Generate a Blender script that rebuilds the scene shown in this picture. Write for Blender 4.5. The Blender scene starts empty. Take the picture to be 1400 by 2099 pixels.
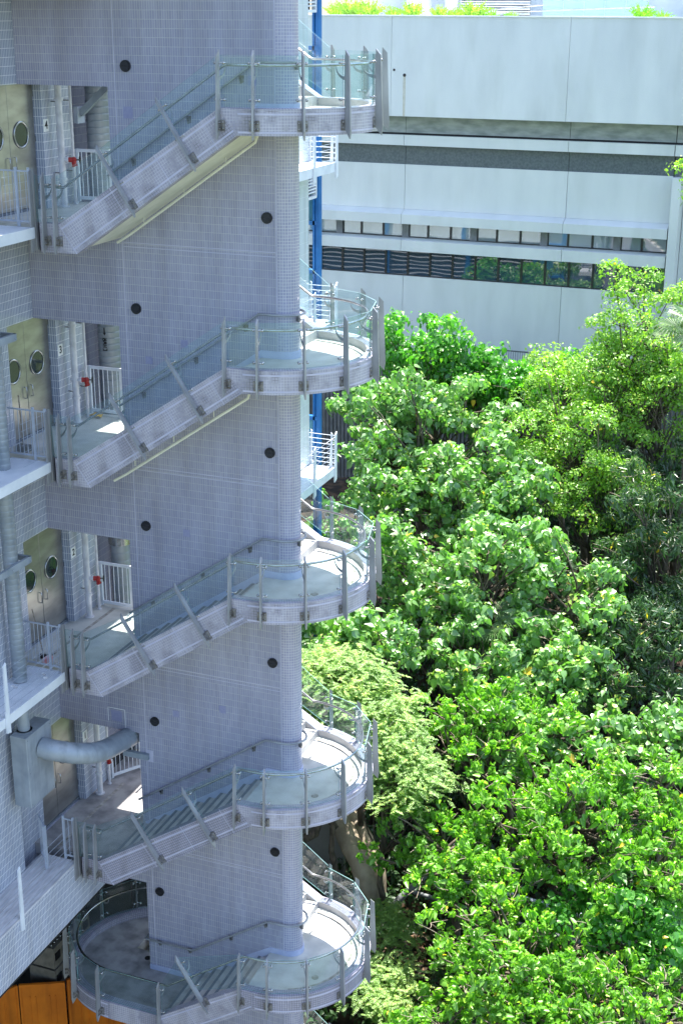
import bpy, math, random
import numpy as np
from mathutils import Vector, Matrix, Euler

random.seed(7)
rng = np.random.default_rng(11)
sc = bpy.context.scene
R = math.radians

# ------------------------------------------------------------------ camera
cd = bpy.data.cameras.new('camera')
cam = bpy.data.objects.new('camera', cd)
sc.collection.objects.link(cam)
sc.camera = cam
cd.sensor_fit = 'HORIZONTAL'
cd.sensor_width = 36.0
cd.lens = 36.0 * 2890.84 / 1400.0
cd.clip_start = 0.5
cd.clip_end = 2000
_yaw, _pit, _rol = R(21.01345), R(19.75962), R(0.29938)
_f = Vector((-math.sin(_yaw) * math.cos(_pit), math.cos(_yaw) * math.cos(_pit), -math.sin(_pit)))
_r = Vector((math.cos(_yaw), math.sin(_yaw), 0))
_u = _r.cross(_f)
_r2 = _r * math.cos(_rol) + _u * math.sin(_rol)
_u2 = -_r * math.sin(_rol) + _u * math.cos(_rol)
_m = Matrix((_r2, _u2, -_f)).transposed().to_4x4()
_m.translation = Vector((12.9265, -22.262, 20.371))
cam.matrix_world = _m

# ------------------------------------------------------------------ light
world = bpy.data.worlds.new('World')
sc.world = world
world.use_nodes = True
wn = world.node_tree
sky = wn.nodes.new('ShaderNodeTexSky')
sky.sky_type = 'NISHITA'
sky.sun_disc = False
sky.sun_elevation = R(74)
sky.sun_rotation = R(0)
sky.air_density = 1.0
sky.dust_density = 1.5
bg = wn.nodes['Background']
bg.inputs['Strength'].default_value = 0.135
wn.links.new(sky.outputs[0], bg.inputs['Color'])
sd = bpy.data.lights.new('sun', 'SUN')
sd.energy = 4.2
sd.angle = R(0.5)
sd.color = (1.0, 0.955, 0.88)
sun = bpy.data.objects.new('sun', sd)
sc.collection.objects.link(sun)
sun.rotation_euler = Vector((0.0, 0.276, 0.961)).to_track_quat('Z', 'Y').to_euler()
sun.location = (0, 20, 60)
sc.view_settings.view_transform = 'Standard'
sc.view_settings.look = 'None'
sc.view_settings.gamma = 1
sc.view_settings.use_curve_mapping = False
sc.view_settings.exposure = 1.9
sc.cycles.max_bounces = 10
sc.cycles.transparent_max_bounces = 24
sc.cycles.sample_clamp_indirect = 6

# ------------------------------------------------------------------ materials
MATS = {}

def newmat(name):
    m = bpy.data.materials.new(name)
    m.use_nodes = True
    nt = m.node_tree
    b = nt.nodes['Principled BSDF']
    MATS[name] = m
    return m, nt, b

def setp(b, color=None, rough=None, metal=None, spec=None):
    if color is not None: b.inputs['Base Color'].default_value = (*color, 1)
    if rough is not None: b.inputs['Roughness'].default_value = rough
    if metal is not None: b.inputs['Metallic'].default_value = metal
    if spec is not None: b.inputs['Specular IOR Level'].default_value = spec

def ramp(nt, stops):
    r = nt.nodes.new('ShaderNodeValToRGB')
    e = r.color_ramp.elements
    while len(e) < len(stops): e.new(0.5)
    for i, (p, c) in enumerate(stops):
        e[i].position = p
        e[i].color = (*c, 1)
    return r

def noisemat(name, c1, c2, scale=4, rough=0.6, metal=0.0, bump=0.0, bscale=None, detail=6, lo=0.35, hi=0.65, stretch=None, spec=0.5):
    m, nt, b = newmat(name)
    setp(b, None, rough, metal, spec)
    tc = nt.nodes.new('ShaderNodeTexCoord')
    n = nt.nodes.new('ShaderNodeTexNoise')
    n.inputs['Scale'].default_value = scale
    n.inputs['Detail'].default_value = detail
    src = tc.outputs['Object']
    if stretch:
        mp = nt.nodes.new('ShaderNodeMapping')
        mp.inputs['Scale'].default_value = stretch
        nt.links.new(src, mp.inputs['Vector'])
        src = mp.outputs[0]
    nt.links.new(src, n.inputs['Vector'])
    r = ramp(nt, [(lo, c1), (hi, c2)])
    nt.links.new(n.outputs['Fac'], r.inputs[0])
    nt.links.new(r.outputs[0], b.inputs['Base Color'])
    if bump:
        n2 = nt.nodes.new('ShaderNodeTexNoise')
        n2.inputs['Scale'].default_value = bscale or scale * 8
        n2.inputs['Detail'].default_value = 4
        nt.links.new(tc.outputs['Object'], n2.inputs['Vector'])
        bp = nt.nodes.new('ShaderNodeBump')
        bp.inputs['Strength'].default_value = bump
        bp.inputs['Distance'].default_value = 0.01
        nt.links.new(n2.outputs['Fac'], bp.inputs['Height'])
        nt.links.new(bp.outputs[0], b.inputs['Normal'])
    return m

def tilemat(name, w, h, c1, c2, grout, mortar=0.0045, rough=0.22, dirt=(0.10, 0.09, 0.08), dirtamt=0.30, msk=0.0, streak=0.86):
    """glazed ceramic tiles laid in stack bond; UV in metres"""
    m, nt, b = newmat(name)
    setp(b, None, rough, 0, 0.6)
    uv = nt.nodes.new('ShaderNodeUVMap')
    br = nt.nodes.new('ShaderNodeTexBrick')
    br.offset = 0.0
    br.offset_frequency = 1
    br.inputs['Scale'].default_value = 1
    br.inputs['Brick Width'].default_value = w
    br.inputs['Row Height'].default_value = h
    br.inputs['Mortar Size'].default_value = mortar
    br.inputs['Mortar Smooth'].default_value = 0.1
    br.inputs['Color1'].default_value = (*c1, 1)
    br.inputs['Color2'].default_value = (*c2, 1)
    br.inputs['Mortar'].default_value = (*grout, 1)
    nt.links.new(uv.outputs[0], br.inputs['Vector'])
    tc = nt.nodes.new('ShaderNodeTexCoord')
    n = nt.nodes.new('ShaderNodeTexNoise')
    n.inputs['Scale'].default_value = 1.1
    n.inputs['Detail'].default_value = 7
    n.inputs['Roughness'].default_value = 0.65
    mp = nt.nodes.new('ShaderNodeMapping')
    mp.inputs['Scale'].default_value = (1.0, 1.0, 0.45)
    nt.links.new(tc.outputs['Object'], mp.inputs['Vector'])
    nt.links.new(mp.outputs[0], n.inputs['Vector'])
    r = ramp(nt, [(0.42, (0, 0, 0)), (0.72, (dirtamt,) * 3)])
    nt.links.new(n.outputs['Fac'], r.inputs[0])
    mx = nt.nodes.new('ShaderNodeMixRGB')
    nt.links.new(r.outputs[0], mx.inputs[0])
    nt.links.new(br.outputs['Color'], mx.inputs[1])
    mx.inputs[2].default_value = (*[0.62 * x for x in c1], 1)
    # vertical rain streaks
    mp2 = nt.nodes.new('ShaderNodeMapping')
    mp2.inputs['Scale'].default_value = (4.5, 4.5, 0.22)
    nt.links.new(tc.outputs['Object'], mp2.inputs['Vector'])
    ns = nt.nodes.new('ShaderNodeTexNoise')
    ns.inputs['Scale'].default_value = 1.0
    ns.inputs['Detail'].default_value = 5
    nt.links.new(mp2.outputs[0], ns.inputs['Vector'])
    rs_ = ramp(nt, [(0.42, (1, 1, 1)), (0.70, (streak, streak * 0.99, streak * 0.96))])
    nt.links.new(ns.outputs['Fac'], rs_.inputs[0])
    mu = nt.nodes.new('ShaderNodeMixRGB')
    mu.blend_type = 'MULTIPLY'
    mu.inputs[0].default_value = 1.0
    nt.links.new(mx.outputs[0], mu.inputs[1])
    nt.links.new(rs_.outputs[0], mu.inputs[2])
    nt.links.new(mu.outputs[0], b.inputs['Base Color'])
    if msk:
        ng = nt.nodes.new('ShaderNodeTexNoise')
        ng.inputs['Scale'].default_value = 2.3
        ng.inputs['Detail'].default_value = 3
        nt.links.new(tc.outputs['Object'], ng.inputs['Vector'])
        rg_ = ramp(nt, [(0.50, grout), (0.62, (0.17, 0.16, 0.175))])
        nt.links.new(ng.outputs['Fac'], rg_.inputs[0])
        nt.links.new(rg_.outputs[0], br.inputs['Mortar'])
    # grout is dull
    mr = nt.nodes.new('ShaderNodeMapRange')
    mr.inputs['To Min'].default_value = rough
    mr.inputs['To Max'].default_value = 0.8
    nt.links.new(br.outputs['Fac'], mr.inputs['Value'])
    nt.links.new(mr.outputs[0], b.inputs['Roughness'])
    bp = nt.nodes.new('ShaderNodeBump')
    bp.inputs['Strength'].default_value = 0.5
    bp.inputs['Distance'].default_value = 0.003
    bp.invert = True
    nt.links.new(br.outputs['Fac'], bp.inputs['Height'])
    n3 = nt.nodes.new('ShaderNodeTexNoise')
    n3.inputs['Scale'].default_value = 9
    nt.links.new(tc.outputs['Object'], n3.inputs['Vector'])
    bp2 = nt.nodes.new('ShaderNodeBump')
    bp2.inputs['Strength'].default_value = 0.12
    bp2.inputs['Distance'].default_value = 0.02
    nt.links.new(n3.outputs['Fac'], bp2.inputs['Height'])
    nt.links.new(bp.outputs[0], bp2.inputs['Normal'])
    nt.links.new(bp2.outputs[0], b.inputs['Normal'])
    return m

M_tile = tilemat('spine wall tile', 0.046, 0.146, (0.315, 0.315, 0.425), (0.375, 0.37, 0.475), (0.58, 0.565, 0.57), mortar=0.0034, dirtamt=0.40, streak=0.90)
M_tileL = tilemat('building tile', 0.05, 0.15, (0.31, 0.35, 0.46), (0.37, 0.40, 0.50), (0.78, 0.78, 0.80), mortar=0.0052)
M_mos = tilemat('parapet mosaic', 0.048, 0.048, (0.35, 0.34, 0.42), (0.42, 0.40, 0.47), (0.56, 0.54, 0.59), mortar=0.0038, msk=1)
M_mosd = tilemat('weathered parapet mosaic', 0.048, 0.048, (0.36, 0.35, 0.44), (0.43, 0.41, 0.49), (0.10, 0.09, 0.10), mortar=0.0036)
M_bull = tilemat('bullnose mosaic', 0.048, 0.048, (0.33, 0.33, 0.46), (0.40, 0.39, 0.51), (0.60, 0.58, 0.61), mortar=0.0038, rough=0.12)
M_trim = noisemat('pale tile border', (0.44, 0.44, 0.56), (0.54, 0.52, 0.62), 6, 0.3)
M_skirt = noisemat('lilac skirting', (0.42, 0.45, 0.62), (0.52, 0.54, 0.68), 5, 0.5)
M_patch = noisemat('replaced tile patch', (0.27, 0.27, 0.42), (0.31, 0.31, 0.45), 20, 0.35)
M_plaster = noisemat('white plaster', (0.44, 0.41, 0.40), (0.56, 0.53, 0.52), 2.5, 0.75, bump=0.15)
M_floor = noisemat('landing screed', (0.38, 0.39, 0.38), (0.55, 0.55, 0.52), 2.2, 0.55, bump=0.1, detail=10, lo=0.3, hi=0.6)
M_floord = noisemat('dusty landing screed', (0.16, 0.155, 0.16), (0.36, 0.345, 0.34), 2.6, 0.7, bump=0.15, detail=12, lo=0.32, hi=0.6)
M_gutter = noisemat('damp gutter', (0.16, 0.15, 0.13), (0.42, 0.40, 0.37), 7, 0.8, detail=9)
M_step = noisemat('terrazzo step', (0.40, 0.38, 0.365), (0.54, 0.515, 0.50), 5, 0.5, bump=0.1)
M_nose = noisemat('grey nosing', (0.12, 0.14, 0.17), (0.17, 0.19, 0.22), 8, 0.6)
M_soffit = noisemat('cream soffit', (0.62, 0.62, 0.52), (0.74, 0.73, 0.62), 3, 0.7)
M_steel = noisemat('satin steel post', (0.25, 0.255, 0.27), (0.36, 0.365, 0.38), 5, 0.36, 0.25, stretch=(1, 1, 0.3), detail=8)
M_bright = noisemat('polished steel', (0.38, 0.38, 0.38), (0.52, 0.52, 0.52), 6, 0.22, 0.95)
M_plate = noisemat('weathered steel plate', (0.13, 0.12, 0.12), (0.30, 0.29, 0.29), 14, 0.45, 0.5, detail=8)
M_white = noisemat('white painted metal', (0.62, 0.66, 0.72), (0.74, 0.77, 0.82), 3, 0.45)
M_rail = noisemat('blue grey painted rail', (0.34, 0.38, 0.46), (0.42, 0.46, 0.54), 4, 0.45)
M_door = noisemat('brushed steel door', (0.27, 0.26, 0.25), (0.38, 0.37, 0.355), 1.6, 0.30, 0.75, stretch=(1, 1, 3.0), detail=5)
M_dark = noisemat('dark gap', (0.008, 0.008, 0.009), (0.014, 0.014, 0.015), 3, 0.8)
M_black = noisemat('black fitting', (0.008, 0.008, 0.011), (0.02, 0.02, 0.025), 9, 0.35)
M_pipe = noisemat('white lagged pipe', (0.55, 0.54, 0.57), (0.70, 0.69, 0.72), 6, 0.5)
M_duct = noisemat('spiral duct', (0.25, 0.29, 0.34), (0.36, 0.40, 0.45), 2.5, 0.45, 0.15, detail=9)
M_red = noisemat('red valve paint', (0.30, 0.012, 0.012), (0.40, 0.02, 0.02), 10, 0.35)
M_sign = noisemat('white number plate', (0.78, 0.78, 0.78), (0.84, 0.84, 0.84), 5, 0.4)
M_ink = noisemat('black lettering', (0.01, 0.01, 0.01), (0.015, 0.015, 0.015), 5, 0.6)
M_orange = noisemat('orange hoarding', (0.55, 0.14, 0.006), (0.72, 0.20, 0.010), 2, 0.5, detail=8)
M_yellow = noisemat('yellow cloth', (0.65, 0.38, 0.04), (0.75, 0.46, 0.06), 12, 0.8)
M_crate = noisemat('grey plastic', (0.14, 0.13, 0.11), (0.22, 0.20, 0.17), 6, 0.5)
M_blue = noisemat('blue painted steel', (0.012, 0.12, 0.36), (0.02, 0.17, 0.46), 2.5, 0.35, 0.1)
M_teal = noisemat('teal steel panel', (0.05, 0.20, 0.28), (0.07, 0.25, 0.34), 2, 0.5)
M_wood = noisemat('weathered deck plank', (0.44, 0.43, 0.45), (0.64, 0.63, 0.65), 3, 0.7, stretch=(6, 1, 6), detail=8)
M_beige = noisemat('beige pipe lagging', (0.26, 0.21, 0.15), (0.42, 0.35, 0.26), 2.5, 0.6, bump=0.1, detail=8)
M_bark = noisemat('bark', (0.06, 0.048, 0.036), (0.16, 0.13, 0.10), 12, 0.9, bump=0.4, detail=8, stretch=(1, 1, 0.4))
M_twig = noisemat('pale twig', (0.20, 0.16, 0.12), (0.36, 0.30, 0.24), 12, 0.8)
M_rib = noisemat('grey ribbed cladding', (0.12, 0.13, 0.14), (0.19, 0.20, 0.21), 3, 0.6)
M_facw = noisemat('white rendered wall', (0.57, 0.60, 0.60), (0.69, 0.715, 0.705), 0.9, 0.75, bump=0.6, bscale=22, detail=14, lo=0.22, hi=0.72, stretch=(1, 1, 0.35))
def add_streaks(m, sc_, lo, dark):
    nt = m.node_tree; b = nt.nodes['Principled BSDF']
    src = b.inputs['Base Color'].links[0].from_socket
    tc = nt.nodes.new('ShaderNodeTexCoord'); mp = nt.nodes.new('ShaderNodeMapping')
    mp.inputs['Scale'].default_value = sc_
    nt.links.new(tc.outputs['Object'], mp.inputs['Vector'])
    n = nt.nodes.new('ShaderNodeTexNoise'); n.inputs['Scale'].default_value = 1; n.inputs['Detail'].default_value = 7
    nt.links.new(mp.outputs[0], n.inputs['Vector'])
    r = ramp(nt, [(lo, (1, 1, 1)), (lo + 0.22, dark)])
    nt.links.new(n.outputs['Fac'], r.inputs[0])
    mu = nt.nodes.new('ShaderNodeMixRGB'); mu.blend_type = 'MULTIPLY'; mu.inputs[0].default_value = 1
    nt.links.new(src, mu.inputs[1]); nt.links.new(r.outputs[0], mu.inputs[2])
    nt.links.new(mu.outputs[0], b.inputs['Base Color'])
add_streaks(M_facw, (1.3, 1.3, 0.30), 0.50, (0.92, 0.925, 0.91))
add_streaks(M_duct, (5, 5, 0.5), 0.52, (0.72, 0.72, 0.70))
add_streaks(M_orange, (3, 3, 0.4), 0.48, (0.62, 0.58, 0.55))
add_streaks(M_step, (3, 3, 3), 0.50, (0.80, 0.78, 0.75))
add_streaks(M_floor, (1.6, 1.6, 1.6), 0.52, (0.68, 0.68, 0.66))
M_facs = noisemat('stained concrete band', (0.19, 0.22, 0.21), (0.33, 0.36, 0.35), 1.6, 0.8, bump=0.3, detail=10, stretch=(1, 1, 3))
M_gran = noisemat('dark granite', (0.07, 0.09, 0.10), (0.115, 0.14, 0.145), 14, 0.5, detail=10)
M_frame = noisemat('dark bronze frame', (0.018, 0.019, 0.02), (0.028, 0.03, 0.031), 5, 0.4)
M_beigew = noisemat('beige column', (0.60, 0.56, 0.48), (0.70, 0.66, 0.58), 2, 0.7)
M_litter = noisemat('leaf litter soil', (0.014, 0.012, 0.009), (0.07, 0.045, 0.028), 3.2, 0.95, bump=0.9, bscale=14, detail=14, lo=0.42, hi=0.62)
M_lawn = noisemat('green ground', (0.05, 0.085, 0.03), (0.10, 0.14, 0.06), 0.25, 0.9, bump=0.5, detail=12)
M_paving = noisemat('concrete paving', (0.30, 0.30, 0.29), (0.42, 0.42, 0.40), 0.8, 0.8, bump=0.2, detail=10)

def glassmat(name, tint, rough=0.0, ior=1.5, haze=0.04):
    m = bpy.data.materials.new(name)
    m.use_nodes = True
    nt = m.node_tree
    nt.nodes.clear()
    out = nt.nodes.new('ShaderNodeOutputMaterial')
    tr = nt.nodes.new('ShaderNodeBsdfTransparent')
    tr.inputs[0].default_value = (*tint, 1)
    gl = nt.nodes.new('ShaderNodeBsdfGlossy')
    gl.inputs['Roughness'].default_value = rough
    df = nt.nodes.new('ShaderNodeBsdfDiffuse')
    df.inputs[0].default_value = (0.62, 0.74, 0.74, 1)
    lw = nt.nodes.new('ShaderNodeLayerWeight')
    lw.inputs['Blend'].default_value = 0.5
    pw = nt.nodes.new('ShaderNodeMath'); pw.operation = 'POWER'; pw.inputs[1].default_value = 5
    nt.links.new(lw.outputs['Facing'], pw.inputs[0])
    fr = nt.nodes.new('ShaderNodeMapRange')
    fr.inputs['To Min'].default_value = 0.045; fr.inputs['To Max'].default_value = 0.9
    nt.links.new(pw.outputs[0], fr.inputs['Value'])
    m0 = nt.nodes.new('ShaderNodeMixShader')
    m0.inputs[0].default_value = haze
    nt.links.new(tr.outputs[0], m0.inputs[1])
    nt.links.new(df.outputs[0], m0.inputs[2])
    m1 = nt.nodes.new('ShaderNodeMixShader')
    nt.links.new(fr.outputs[0], m1.inputs[0])
    nt.links.new(m0.outputs[0], m1.inputs[1])
    nt.links.new(gl.outputs[0], m1.inputs[2])
    nt.links.new(m1.outputs[0], out.inputs[0])
    return m

M_glass = glassmat('greenish balustrade glass', (0.905, 0.968, 0.97), haze=0.02)
M_edge = noisemat('glass edge', (0.16, 0.30, 0.29), (0.22, 0.36, 0.35), 3, 0.2)
M_roofglass = glassmat('pale green roof glass', (0.72, 0.88, 0.82), haze=0.35)

def panemat():
    m, nt, b = newmat('dark window pane')
    setp(b, (0.030, 0.060, 0.092), 0.02, 0, 0.5)
    b.inputs['IOR'].default_value = 2.1
    tc = nt.nodes.new('ShaderNodeTexCoord')
    n = nt.nodes.new('ShaderNodeTexNoise')
    n.inputs['Scale'].default_value = 0.9
    n.inputs['Detail'].default_value = 1
    bp = nt.nodes.new('ShaderNodeBump')
    bp.inputs['Strength'].default_value = 0.05
    bp.inputs['Distance'].default_value = 0.05
    nt.links.new(tc.outputs['Object'], n.inputs['Vector'])
    nt.links.new(n.outputs['Fac'], bp.inputs['Height'])
    nt.links.new(bp.outputs[0], b.inputs['Normal'])
    return m
M_pane = panemat()
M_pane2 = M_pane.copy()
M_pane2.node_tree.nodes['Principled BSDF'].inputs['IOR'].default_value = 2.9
M_pane2.name = 'pane with painted reflection'
M_pane2.node_tree.nodes['Principled BSDF'].inputs['Base Color'].default_value = (0.20, 0.27, 0.29, 1)  # pale base colour paints the reflection of a pale wall into the glass

def leafmat(name, c_lo, c_hi, trans, rough=0.36, sat=1.0, spec=0.5):
    m, nt, b = newmat(name)
    out = nt.nodes['Material Output']
    at = nt.nodes.new('ShaderNodeAttribute')
    at.attribute_name = 'tint'
    sep = nt.nodes.new('ShaderNodeSeparateColor')
    nt.links.new(at.outputs['Color'], sep.inputs[0])
    r = ramp(nt, [(0.0, c_lo), (0.80, c_hi), (0.93, tuple(min(1, x * k) for x, k in zip(c_hi, (1.9, 1.35, 0.9)))), (0.995, (0.55, 0.36, 0.03))])
    nt.links.new(sep.outputs[0], r.inputs[0])
    nt.links.new(r.outputs[0], b.inputs['Base Color'])
    setp(b, None, rough, 0, spec)
    tl = nt.nodes.new('ShaderNodeBsdfTranslucent')
    mx = nt.nodes.new('ShaderNodeMixRGB')
    mx.blend_type = 'MULTIPLY'
    mx.inputs[0].default_value = 1
    nt.links.new(r.outputs[0], mx.inputs[1])
    mx.inputs[2].default_value = (*trans, 1)
    nt.links.new(mx.outputs[0], tl.inputs[0])
    ad = nt.nodes.new('ShaderNodeAddShader')
    nt.links.new(b.outputs[0], ad.inputs[0])
    nt.links.new(tl.outputs[0], ad.inputs[1])
    nt.links.new(ad.outputs[0], out.inputs[0])
    return m

L_A = leafmat('broad drooping leaf', (0.055, 0.135, 0.034), (0.122, 0.238, 0.064), (0.75, 1.0, 0.33), 0.42, spec=0.9)
L_B = leafmat('bright young leaf', (0.058, 0.150, 0.020), (0.118, 0.262, 0.026), (0.85, 1.1, 0.28), 0.42)
L_C = leafmat('feathery leaflet', (0.080, 0.150, 0.042), (0.165, 0.255, 0.065), (0.9, 1.1, 0.6), 0.5)
L_D = leafmat('vine leaf', (0.022, 0.085, 0.020), (0.055, 0.165, 0.020), (1.4, 1.9, 0.5), 0.38)
L_E = leafmat('yellow green leaflet', (0.060, 0.140, 0.020), (0.150, 0.285, 0.034), (0.95, 1.1, 0.3), 0.45)
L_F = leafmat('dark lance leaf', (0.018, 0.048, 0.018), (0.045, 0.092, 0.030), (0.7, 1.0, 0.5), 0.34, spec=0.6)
L_R = leafmat('pale yellow fern', (0.12, 0.24, 0.03), (0.19, 0.33, 0.045), (0.8, 0.9, 0.3), 0.5)
L_P = leafmat('palm frond', (0.040, 0.085, 0.030), (0.085, 0.140, 0.050), (0.9, 1.1, 0.5), 0.35)
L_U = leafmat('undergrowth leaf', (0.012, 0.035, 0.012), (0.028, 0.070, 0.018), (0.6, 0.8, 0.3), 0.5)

# ------------------------------------------------------------------ mesh helpers
def link(o):
    sc.collection.objects.link(o)
    return o

FIX = (('doors 3 and 4', 'the ribbed duct doors and the topmost doors'), ('doors 2 and 3', 'the dustpan doors and the ribbed duct doors'), ('doors 1 and 2', 'the duct box doors and the dustpan doors'),
       ('the doors numbered 1', 'the duct box doors'), ('door 4', 'the topmost doors'), ('door 3', 'the rusty broom doors'), ('door 2', 'the dustpan doors'), ('door 1', 'the duct box doors'), ('platform 3', 'the upper platform'), ('platform 2', 'the dustpan platform'))

def meta(o, label=None, cat=None, group=None, kind=None):
    if label:
        for a_, b_ in FIX: label = label.replace(a_, b_)
        if len(label.split()) > 16: print('LONG', len(label.split()), label)
    if label: o['label'] = label
    if cat: o['category'] = cat
    if group: o['group'] = group
    if kind: o['kind'] = kind
    return o

def empty(name, loc, label=None, cat=None, group=None, parent=None):
    o = bpy.data.objects.new(name, None)
    o.empty_display_size = 0.2
    o.location = loc
    link(o)
    if parent: o.parent = parent
    return meta(o, label, cat, group)

class MB:
    """collects faces in world coordinates; uv in metres where it matters"""
    def __init__(s):
        s.v = []; s.f = []; s.uv = []; s.sm = []; s.mi = []
        s.cur = 0
    def add(s, vs, fs, uvs=None, smooth=False):
        o = len(s.v)
        s.v += [tuple(v) for v in vs]
        for i, f in enumerate(fs):
            s.f.append([o + k for k in f])
            s.sm.append(smooth)
            s.mi.append(s.cur)
            if uvs is not None:
                s.uv.append(uvs[i])
            else:
                p = [Vector(vs[k]) for k in f]
                n = (p[1] - p[0]).cross(p[2] - p[0])
                ax, ay, az = abs(n.x), abs(n.y), abs(n.z)
                if az > ax and az > ay: s.uv.append([(q.x, q.y) for q in p])
                elif ax > ay: s.uv.append([(q.y, q.z) for q in p])
                else: s.uv.append([(q.x, q.z) for q in p])
        return s
    def box(s, x0, x1, y0, y1, z0, z1):
        v = [(x0, y0, z0), (x1, y0, z0), (x1, y1, z0), (x0, y1, z0), (x0, y0, z1), (x1, y0, z1), (x1, y1, z1), (x0, y1, z1)]
        return s.add(v, [(0, 3, 2, 1), (4, 5, 6, 7), (0, 1, 5, 4), (1, 2, 6, 5), (2, 3, 7, 6), (3, 0, 4, 7)])
    def obox(s, c, ax, ay, az, hx, hy, hz):
        c = Vector(c); ax = Vector(ax).normalized() * hx; ay = Vector(ay).normalized() * hy; az = Vector(az).normalized() * hz
        v = [c - ax - ay - az, c + ax - ay - az, c + ax + ay - az, c - ax + ay - az, c - ax - ay + az, c + ax - ay + az, c + ax + ay + az, c - ax + ay + az]
        return s.add(v, [(0, 3, 2, 1), (4, 5, 6, 7), (0, 1, 5, 4), (1, 2, 6, 5), (2, 3, 7, 6), (3, 0, 4, 7)])
    def prism(s, poly, axis, a0, a1, uvrot=0.0):
        """poly: 2d points; axis 'y' -> (x,z) extruded along y, 'x' -> (y,z) along x, 'z' -> (x,y) along z"""
        def P(p, a):
            if axis == 'y': return (p[0], a, p[1])
            if axis == 'x': return (a, p[0], p[1])
            return (p[0], p[1], a)
        n = len(poly)
        area = sum(poly[i][0] * poly[(i + 1) % n][1] - poly[(i + 1) % n][0] * poly[i][1] for i in range(n))
        if area < 0: poly = poly[::-1]
        v = [P(p, a0) for p in poly] + [P(p, a1) for p in poly]
        cr, sr = math.cos(uvrot), math.sin(uvrot)
        ruv = [(p[0] * cr + p[1] * sr, -p[0] * sr + p[1] * cr) for p in poly]
        flip = (axis == 'y')
        f0 = tuple(range(n)); f1 = tuple(range(n, 2 * n))
        fs = [f0 if flip else f0[::-1], f1[::-1] if flip else f1]
        uvs = [[ruv[k % n] for k in f] for f in fs]
        L = 0
        for i in range(n):
            j = (i + 1) % n
            d = math.hypot(poly[j][0] - poly[i][0], poly[j][1] - poly[i][1])
            f = (i, j, n + j, n + i)
            if flip: f = f[::-1]
            fs.append(f)
            mp = {i: (L, a0), j: (L + d, a0), n + j: (L + d, a1), n + i: (L, a1)}
            uvs.append([mp[k] for k in f])
            L += d
        return s.add(v, fs, uvs)
    def tube(s, pts, r, n=10, caps=True, smooth=True):
        pts = [Vector(p) for p in pts]
        rr = r if isinstance(r, (list, tuple)) else [r] * len(pts)
        vs = []; fs = []
        up = None
        L = 0; Ls = []
        for i, p in enumerate(pts):
            if i == 0: t = pts[1] - pts[0]
            elif i == len(pts) - 1: t = pts[-1] - pts[-2]
            else: t = (pts[i + 1] - p).normalized() + (p - pts[i - 1]).normalized()
            t.normalize()
            if up is None:
                up = Vector((0, 0, 1)) if abs(t.z) < 0.9 else Vector((1, 0, 0))
            side = t.cross(up)
            if side.length < 1e-5: side = t.cross(Vector((0, 1, 0)))
            side.normalize()
            up = side.cross(t).normalized()
            for k in range(n):
                a = 2 * math.pi * k / n
                vs.append(p + side * (math.cos(a) * rr[i]) + up * (math.sin(a) * rr[i]))
            if i: L += (pts[i] - pts[i - 1]).length
            Ls.append(L)
        uvs = []
        for i in range(len(pts) - 1):
            for k in range(n):
                k2 = (k + 1) % n
                fs.append((i * n + k, i * n + k2, (i + 1) * n + k2, (i + 1) * n + k))
                c = 2 * math.pi * max(rr[i], 1e-4) / n
                uvs.append([(k * c, Ls[i]), ((k + 1) * c, Ls[i]), ((k + 1) * c, Ls[i + 1]), (k * c, Ls[i + 1])])
        s.add(vs, fs, uvs, smooth)
        if caps:
            s.add(vs[:n], [tuple(range(n))[::-1]])
            s.add(vs[-n:], [tuple(range(n))])
        return s
    def ball(s, c, r, nu=8, nv=5):
        c = Vector(c); vs = [c + Vector((0, 0, r))]; fs = []
        for i in range(1, nv):
            th = math.pi * i / nv
            for k in range(nu):
                a = 2 * math.pi * k / nu
                vs.append(c + Vector((math.sin(th) * math.cos(a), math.sin(th) * math.sin(a), math.cos(th))) * r)
        vs.append(c - Vector((0, 0, r)))
        for k in range(nu): fs.append((0, 1 + k, 1 + (k + 1) % nu))
        for i in range(nv - 2):
            for k in range(nu):
                a = 1 + i * nu + k; b = 1 + i * nu + (k + 1) % nu
                fs.append((a, a + nu, b + nu, b))
        e = len(vs) - 1
        for k in range(nu): fs.append((e, 1 + (nv - 2) * nu + (k + 1) % nu, 1 + (nv - 2) * nu + k))
        return s.add(vs, fs, None, True)
    def strip(s, profile, path, closed=False, smooth=False):
        """sweep: profile list of (offset outwards, z); path list of (x,y,nx,ny,arclen)"""
        n = len(profile); m = len(path)
        vs = [(p[0] + p[2] * o, p[1] + p[3] * o, z) for p in path for (o, z) in profile]
        fs = []; uvs = []
        per = [0]
        for i in range(n): 
            a = profile[i]; b = profile[(i + 1) % n]
            per.append(per[-1] + math.hypot(a[0] - b[0], a[1] - b[1]))
        for j in range(m - 1):
            for i in range(n):
                i2 = (i + 1) % n
                fs.append((j * n + i, j * n + i2, (j + 1) * n + i2, (j + 1) * n + i))
                v0, v1 = (profile[i][1], profile[i2][1]) if abs(profile[i][1] - profile[i2][1]) > 1e-4 else (per[i], per[i + 1])
                uvs.append([(path[j][4], v0), (path[j][4], v1), (path[j + 1][4], v1), (path[j + 1][4], v0)])
        s.add(vs, fs, uvs, smooth)
        s.add(vs[:n], [tuple(range(n))])
        s.add(vs[-n:], [tuple(range(n))[::-1]])
        return s
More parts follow.
